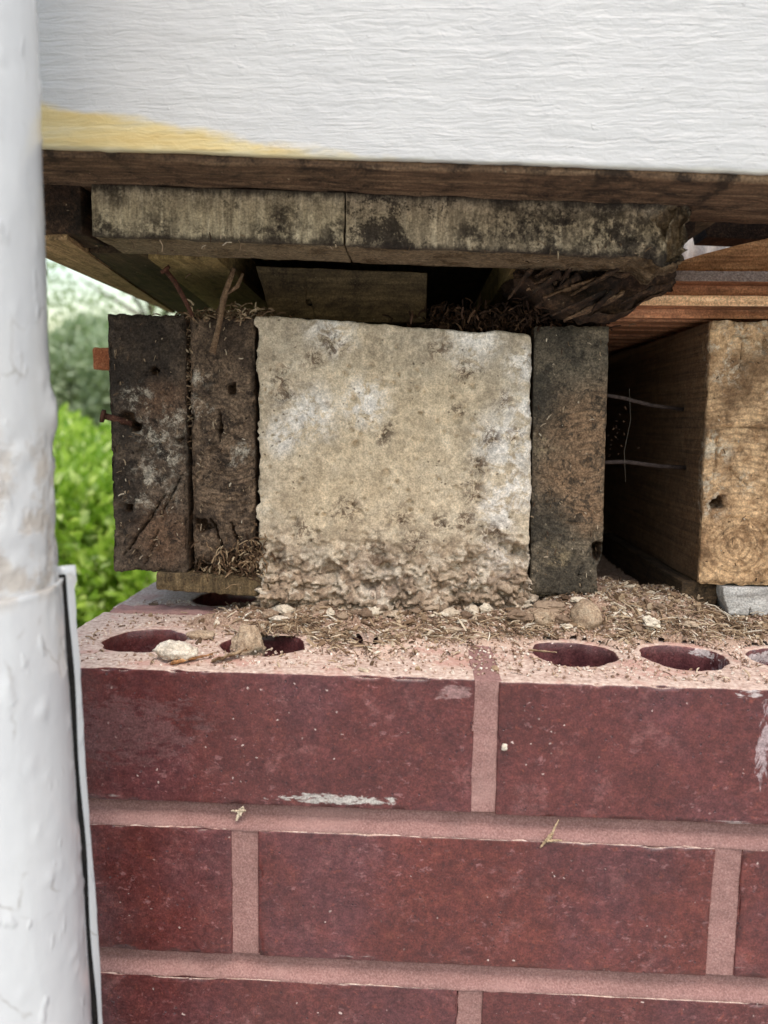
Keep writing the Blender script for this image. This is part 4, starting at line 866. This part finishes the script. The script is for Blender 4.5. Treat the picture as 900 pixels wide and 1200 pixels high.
even_d = lambda x, y: np.clip(.25 + .5 * sstep(-120, -60, x) * sstep(10, 60, y), 0, 1)
V1, F1 = chips(3800, ontop(ridge_d), (1.2, 9), (.3, 1.1), (.3, .7), 1, .4, .4)
V2, F2 = chips(420, ontop(ridge_d, .8), (2, 10), (1., 4.5), (.5, 2.2), 2, .5)
tag(obj('splinter_litter', np.concatenate([V1, V2]), np.concatenate([F1, F2 + len(V1)]), M_SPLINT, None, (0, 0, 0), False), 'litter of pale wood splinters along the foot of the block', 'splinters', kind='stuff')
V, F = chips(7000, ontop(even_d, .25), (.6, 2.2), (.5, 1.6), (.4, 1.2), 3, .6)
tag(obj('mortar_crumbs', V, F, M_CRUMB, None, (0, 0, 0), False), 'fine mortar crumbs scattered over the brick tops', 'crumbs', kind='stuff')
rg = np.random.default_rng(31); fr_ = []
for k in range(60):
    x = rg.uniform(-78, 170); y = rg.normal(86, 7) if k % 3 else rg.uniform(56, 92); r = rg.uniform(1.1, 3.6) * (1 if k % 5 else 1.7)
    z = max(float(hmap(np.array([x]), np.array([y]))[0]), 0.)
    if float(hmap(np.array([x]), np.array([y]))[0]) > -2 and all(math.hypot(x - a_, y - b_) > c_ + 5 for a_, b_, c_ in HOLES): fr_.append(lump((x, y, z - .4), r * rg.uniform(.8, 1.5), r, r * rg.uniform(.5, .9), .4, 500 + k, 14, 9))
V, F = join(fr_)
tag(obj('rubble_fragments', V, F, m_chips('rubble', [(0, (104, 84, 70)), (.4, (148, 126, 107)), (.75, (184, 165, 144)), (1, (220, 208, 190))]), None, (0, 0, 0), False), 'small broken mortar fragments heaped along the foot of the block', 'rubble', kind='stuff')
def clump(rg, n):
    o = []
    for (x, y, sx, sy, w) in ((-62, 72, 12, 7, .2), (-20, 54, 13, 6, .22), (30, 66, 14, 6, .12), (70, 78, 10, 6, .14), (140, 76, 16, 6, .2), (185, 82, 12, 6, .12)):
        k = int(n * w); a = x + rg.normal(0, sx, k); b = y + rg.normal(0, sy, k); h = hmap(a, b); ok = h > -4; o.append(np.stack([a, b, np.maximum(h, 0) + np.abs(rg.normal(.8, 1., k))], 1)[ok])
    return np.concatenate(o)
V, F = chips(900, clump, (5, 17), (.35, 1.1), (.25, .6), 13, .28, .5)
tag(obj('straw_clumps', V, F, M_SPLINT, None, (0, 0, 0), False), 'matted straw like fibres lying in clumps on the ledge', 'fibres', kind='stuff')
# fibres on the rotten joist corner, on top of the joists, and in the gap above the block
def blob(boxes):
    def f(rg, n):
        o = []
        for (c, s, w) in boxes: o.append(rg.normal(0, 1, (int(n * w), 3)) * np.array(s) + np.array(c))
        return np.concatenate(o)
    return f
V1, F1 = chips(700, blob([((-96, 103, 33), (9, 3.5, 5), .45), ((-84, 100, 36), (4, 3, 8), .25), ((-100, 104, 25), (10, 3, 3), .3)]), (2, 10), (.35, 1.2), (.3, .7), 5, .9, .5)
tag(obj('torn_fibres', V1, F1, m_chips('torn_joist_fibre', [(0, (56, 40, 30)), (.5, (104, 80, 60)), (.85, (150, 124, 96)), (1, (196, 176, 146))]), None, (0, 0, 0), False), 'torn wood fibres on the crumbled corner of the second joist', 'wood fibres', kind='stuff')
V1, F1 = chips(620, blob([((-103, 112, 175), (12, 7, 2.2), .6), ((-123.5, 106, 150), (1.2, 2, 20), .16), ((-92, 108, 178), (6, 4, 2), .15)]), (3, 11), (.5, 1.5), (.3, .8), 6, .6, .4)
tag(obj('nest_litter', V1, F1, m_chips('brown_nest_fibre', [(0, (74, 56, 42)), (.5, (124, 100, 78)), (.85, (160, 138, 112)), (1, (190, 172, 146))]), None, (0, 0, 0), False), 'straw coloured litter on top of the second joist', 'litter', kind='stuff')
V1, F1 = chips(2600, blob([((45, 140, 176), (20, 14, 5), .5), ((70, 125, 176), (10, 10, 5), .25), ((95, 122, 178), (12, 10, 4), .25)]), (2, 10), (.5, 1.6), (.4, 1.), 7, .9, .4)
tag(obj('dark_rot_debris', V1, F1, M_DARKF, None, (0, 0, 0), False), 'dark fibrous rot piled in the gap above the block', 'rot debris', kind='stuff')

def onface(boxes):
    def f(rg, n):
        o = []
        for (x0, x1, y, z0, z1, w) in boxes:
            k = int(n * w); o.append(np.stack([rg.uniform(x0, x1, k), y + rg.normal(0, .5, k), z0 + (z1 - z0) * rg.beta(1., 1.2, k)], 1))
        return np.concatenate(o)
    return f
V1, F1 = chips(420, onface([(-166, -127, 99.4, 30, 172, .3), (-119, -87, 101.4, 40, 172, .3), (77, 115, 99.4, 24, 168, .25), (174, 230, 97.4, 30, 172, .15)]), (.8, 5), (.3, .9), (.25, .6), 11, 1.2, .4)
tag(obj('clinging_fibres', V1, F1, m_chips('clinging_fibre', [(0, (60, 46, 36)), (.5, (110, 90, 70)), (.85, (160, 140, 116)), (1, (205, 192, 172))]), None, (0, 0, 0), False), 'short wood fibres and specks clinging to the timber end faces', 'wood fibres', kind='stuff')
V1, F1 = chips(60, onface([(-150, 135, 41.2, 198, 206, .6), (60, 130, 60, 198, 199.5, .4)]), (1, 7), (.3, .8), (.25, .5), 12, 1.2, .6)
tag(obj('hanging_fibres', V1, F1, bpy.data.materials['clinging_fibre'], None, (0, 0, 0), False), 'fine pale fibres hanging from the lower edge of the battens', 'wood fibres', kind='stuff')
# single lumps on the brick top
def stone(name, c, r, mat, label, s, amp=.22, cat='mortar lump', flat=.15):
    V, F = lump(c, *r, amp, s, flat=flat); return tag(obj(name, V, F, mat, None, c), label, cat)
stone('mortar_lump', (-104, 14, .2), (9, 6, 5), M_STONE, 'white mortar lump at the brick edge in front of the left hole', 1, .3)
stone('mortar_flake', (-103, 52, .3), (8.5, 4, 2.4), M_TAN, 'flat tan mortar flake between the two left brick holes', 2, .15)
stone('mortar_lump', (-75, 38, -12), (9, 8, 12), M_TAN, 'rounded tan lump sitting in the second brick hole', 3, .3)
stone('pebble', (106.5, 82, 3), (8.5, 8, 9), M_TAN, 'smooth round tan pebble under the right joist', 4, .16, 'pebble')
stone('mortar_lump', (124, 92, 5), (12, 7, 5), M_STONE, 'pale angular lump right of the round pebble', 5, .35)
stone('mortar_lump', (152, 92, 2), (17, 9, 7), M_TAN, 'broad crusty lump in front of the dark gap', 6, .35)
stone('mortar_lump', (82, 86, 3), (9, 7, 6), M_TAN, 'crusty lump left of the round pebble', 8, .35)
stone('mortar_flake', (-66, 78, 4), (6, 3, 1.6), M_STONE, 'small white flake below the block corner', 9, .2)
V, F = shard((-104, 6, 1.6), (-88, 20, 2), 3.2, 2, 31); tag(obj('wood_splinter', V, F, M_CEDAR, None, (-104, 6, 1)), 'short tan splinter beside the white mortar lump', 'splinter')
V, F = shard((-86, 12, 1.), (-70, 26, 4), 8, 1.6, 32); tag(obj('wood_chip', V, F, M_SPLINT, None, (-86, 12, 1)), 'broad curled wood chip near the brick edge', 'wood chip')
V, F = shard((70, 46, .9), (84, 42, 1.2), 2, 1.2, 33); tag(obj('wood_splinter', V, F, M_SPLINT, None, (70, 46, .5)), 'pale sliver reaching over the third clear brick hole', 'splinter')

# bits stuck to the wall face
parts = [shard((-70.4, 1.2, -69), (-70.4 + (3 + 2.4 * math.sin(i * 2.3)) * math.cos(a), .2, -69 + (3.4 + 2 * math.cos(i * 1.7)) * math.sin(a)), 2.4, 1.2, 40 + i) for i, a in enumerate((.2, 1.2, 2.2, 3.0, 4.2, 5.1))]
V, F = join(parts); tag(obj('dried_flower_bit', V, F, m_plain('straw_bit', [(198, 176, 150), (232, 218, 196)], 3), None, (-70, 1, -69)), 'star shaped dried scrap caught in the upper mortar joint', 'plant scrap')
parts = [shard((77, -.6, -74), (72, -1.2, -80), 3, 1.8, 50), shard((77, -.6, -74), (80, -1., -66), 1.4, 1, 51), shard((75, -.6, -77), (82, -1, -76), 2.4, 1.2, 52)]
V, F = join(parts); tag(obj('dried_leaf_scrap', V, F, m_plain('straw_bit_tan', [(160, 132, 104), (206, 182, 150)], 3), None, (77, -1, -74)), 'tan dried leaf scrap hanging on the second brick course', 'plant scrap')
V, F = lump((53.6, -1.4, -33), 1.6, 1.4, 1.6, .3, 12, 12, 8); tag(obj('cocoon', V, F, M_STONE, None, (53.6, -1, -33)), 'tiny pale cocoon on the right top brick beside the joint', 'cocoon')

# ------------------------------------------------------------------ nails, bolts, twigs, webs
def nail(name, pts, r, mat, label, cat='nail', head=True):
    V, F = tube(pts, r, 10, .12, 3)
    if head:
        a = Vector(pts[0]); d = (Vector(pts[1]) - a).normalized(); v2, f2 = tube([a - d * 1.2, a + d * .6], (r[0] if hasattr(r, "__len__") else r) * 2.1, 12, .06, 4); V, F = join([(V, F), (v2, f2)])
    return tag(obj(name, V, F, mat, None, pts[0]), label, cat)
nail('rusty_nail', [(116, 112, 134.5), (130, 120, 133), (150, 128, 129), (173, 138, 127)], 1.1, M_RUSTP, 'upper dusty nail bridging the gap beside the beam', head=False)
nail('rusty_nail', [(117, 112, 95), (134, 118, 95.5), (155, 124, 93), (173, 130, 92)], 1.2, M_RUSTP, 'lower dusty nail bridging the gap beside the beam', head=False)
nail('rusty_nail', [(-130.5, 88, 198), (-126, 90, 192), (-121, 92, 182), (-118, 96, 174)], [1.5, 1.4, 1.3, 1.0], M_RUST, 'dark bent nail hanging above the left joists')
V, F, N = gridbox(lin(-190, -168, 1, .8), lin(128, 140, 1, .8), lin(146, 159, 1, .8), .8); V = V + N * (fbm(V, 4, 3, .6, 160) * .7)[:, None]
tag(obj('wooden_peg', V, F, M_CEDAR if False else m_plain('reddish_peg', [(120, 66, 44), (158, 96, 66), (176, 118, 84)], 5), None, (-170, 128, 146)), 'reddish block end sticking out left of the leftmost joist', 'peg')
nail('rusty_bolt', [(-172.5, 99.5, 117.5), (-166, 101, 116), (-158, 105, 113)], 1.9, M_RUST, 'rusty bolt through the edge of the leftmost joist', 'bolt')
V, F = tube([(-92, 86, 199), (-96, 89, 190), (-99.5, 92, 183), (-103, 94, 168), (-107, 95.5, 154)], [1.1, 1.8, 1.5, 1.3, 1.7], 9, .3, 8)
V2, F2 = tube([(-98, 91, 186), (-91, 90, 190), (-88, 90, 197)], [1.2, 1.4, .9], 7, .2, 9); V, F = join([(V, F), (V2, F2)])
tag(obj('dry_twig', V, F, m_plain('dry_stalk', [(78, 58, 44), (112, 90, 70), (146, 122, 98)], 3), None, (-107, 95, 154)), 'dry stalk hanging in front of the second joist top', 'twig')
def thread(name, pts, r, label):
    V, F = tube(pts, r, 5); return tag(obj(name, V, F, M_WEB, None, pts[0]), label, 'cobweb')
M_WEB = m_plain('dusty_web', [(80, 72, 64), (112, 102, 92)], 4)
thread('cobweb_thread', [(132, 112, 138), (134, 113, 120), (131, 112, 102), (133, 113, 84)], .12, 'dusty cobweb thread in the gap beside the beam')
V1, F1 = chips(30, blob([((128, 114, 108), (5, 5, 8), 1.)]), (.8, 2.6), (.3, .9), (.3, .5), 9, .8)
tag(obj('web_litter', V1, F1, M_DARKF, None, (0, 0, 0), False), 'specks of frass caught in the cobweb by the beam', 'web litter', kind='stuff')

# ------------------------------------------------------------------ hedge and trees
def leaves(C, Nd, L, W, seed):
    """pointed leaves folded along the midrib: 6 vertices, 4 triangles-ish quads"""
    rg = np.random.default_rng(seed); n = len(C)
    d = Nd + rg.normal(0, .55, (n, 3)); d /= np.linalg.norm(d, axis=1, keepdims=True)
    r = rg.normal(0, 1, (n, 3)); s = np.cross(d, r); s /= np.linalg.norm(s, axis=1, keepdims=True); u = np.cross(s, d)
    l = rg.uniform(*L, n)[:, None]; w = rg.uniform(*W, n)[:, None]
    V = np.stack([C, C + d * l * .45 + s * w * .5 + u * w * .18, C + d * l - u * l * .12, C + d * l * .45 - s * w * .5 + u * w * .18, C + d * l * .5], 1)
    F = np.array([[0, 1, 4], [1, 2, 4], [4, 2, 3], [0, 4, 3]])[None] + (np.arange(n) * 5)[:, None, None]
    return V.reshape(-1, 3), F.reshape(-1, 3)
def bushpts(n, c, r, seed, nl=26, shell=.75):
    rg = np.random.default_rng(seed); P = []; N = []
    u = rg.normal(0, 1, (nl, 3)); u /= np.linalg.norm(u, axis=1, keepdims=True); cl = u * rg.uniform(.35, .8, (nl, 1)); cr = rg.uniform(.22, .42, nl)
    k = rg.integers(0, nl, n); v = rg.normal(0, 1, (n, 3)); v /= np.linalg.norm(v, axis=1, keepdims=True); q = rg.uniform(shell ** 3, 1, n) ** (1 / 3)
    P = (cl[k] + v * (cr[k] * q)[:, None]) * np.array(r) + np.array(c); N = v * .8 + np.array((0, 0, .5)); return P, N
M_HEDGE = m_leaf('bright_hedge_leaf', [(0, (112, 146, 46)), (.4, (170, 200, 76)), (.75, (204, 224, 106)), (1, (232, 242, 168))], .5, .22)
hed = empty('hedge', (-900, 1500, GZ), 'bright green leafy hedge beyond the left end of the wall', 'hedge')
Pn = [bushpts(9000, (x, y, z), r, 300 + i, 30) for i, (x, y, z, r) in enumerate(((-560, 1500, -330, (330, 330, 330)), (-840, 1450, -230, (350, 330, 330)), (-1150, 1520, -240, (350, 350, 360)), (-700, 1750, -180, (340, 300, 300)), (-1000, 1850, -180, (380, 300, 320)), (-350, 1750, -300, (300, 300, 340)), (-1480, 1600, -260, (350, 350, 370))))]
V, F = leaves(np.concatenate([p for p, q in Pn]), np.concatenate([q for p, q in Pn]), (26, 44), (12, 20), 1)
obj('foliage', V, F, M_HEDGE, hed, (-900, 1500, GZ), False)
M_BARK = m_plain('grey_brown_bark', [(62, 50, 40), (92, 78, 64), (116, 102, 86)], 40)
for (x, y) in ((-560, 1500), (-840, 1450), (-1150, 1520), (-1000, 1850), (-350, 1750), (-1480, 1600)):
    V, F = tube([(x, y, GZ), (x + 20, y - 10, GZ + 150), (x - 15, y + 15, GZ + 330)], [16, 12, 7], 8); obj('stem', V, F, M_BARK, hed, (-900, 1500, GZ))
M_TREE = [m_leaf('grey_green_leaf', [(0, (136, 152, 126)), (.5, (164, 178, 148)), (1, (196, 206, 176))], .35, .5), m_leaf('mid_green_leaf', [(0, (120, 142, 98)), (.5, (150, 172, 120)), (1, (184, 204, 150))], .4, .45)]  # leaf colours paled to stand for distance haze
def tree(base, h, r, n, mat, label, seed, leaf=(90, 160)):
    g = empty('tree', base, label, 'tree', 'trees beyond the hedge'); b = Vector(base); rg = random.Random(seed)
    parts = [tube([b, b + Vector((rg.uniform(-80, 80), 60, h * .35)), b + Vector((rg.uniform(-150, 150), 0, h * .8))], [h * .035, h * .026, h * .008], 10)]
    for k in range(9):
        a = rg.uniform(0, 6.28); z = h * rg.uniform(.25, .6); parts.append(tube([b + Vector((0, 30, z)), b + Vector((math.cos(a) * r * .4, math.sin(a) * r * .4, z + h * .12)), b + Vector((math.cos(a) * r * .75, math.sin(a) * r * .75, z + h * .22))], [h * .013, h * .008, h * .003], 6))
    V, F = join(parts); obj('trunk', V, F, M_BARK, g, base)
    P, N = bushpts(n, (base[0], base[1], base[2] + h * .58), (r, r, h * .46), seed, 34, .5)
    V, F = leaves(P, N, leaf, (leaf[0] * .5, leaf[1] * .55), seed); obj('crown', V, F, mat, g, base, False)
for i, (x, y, h, r, n, m_, lb) in enumerate(((-5600, 11500, 2250, 1500, 15000, 0, 'grey green tree low behind the hedge, nearest the pipe'), (-4000, 11000, 2200, 1400, 13000, 0, 'grey green tree behind the leftmost joist'), (-8200, 15500, 4600, 2300, 2400, 1, 'taller thin crowned tree against the pale sky'),
        (-6000, 17000, 4700, 2400, 2200, 1, 'far tree whose crown shows bright sky gaps'), (-8000, 11000, 2500, 1500, 9000, 0, 'low tree hidden mostly by the white pipe'), (-1800, 12500, 4200, 1800, 9000, 1, 'green tree behind the timber floor'), (-11000, 14000, 5200, 2200, 9000, 1, 'leafy tree far out to the left'))):
    tree((x, y, GZ), h, r, n, M_TREE[m_], lb, 400 + i)
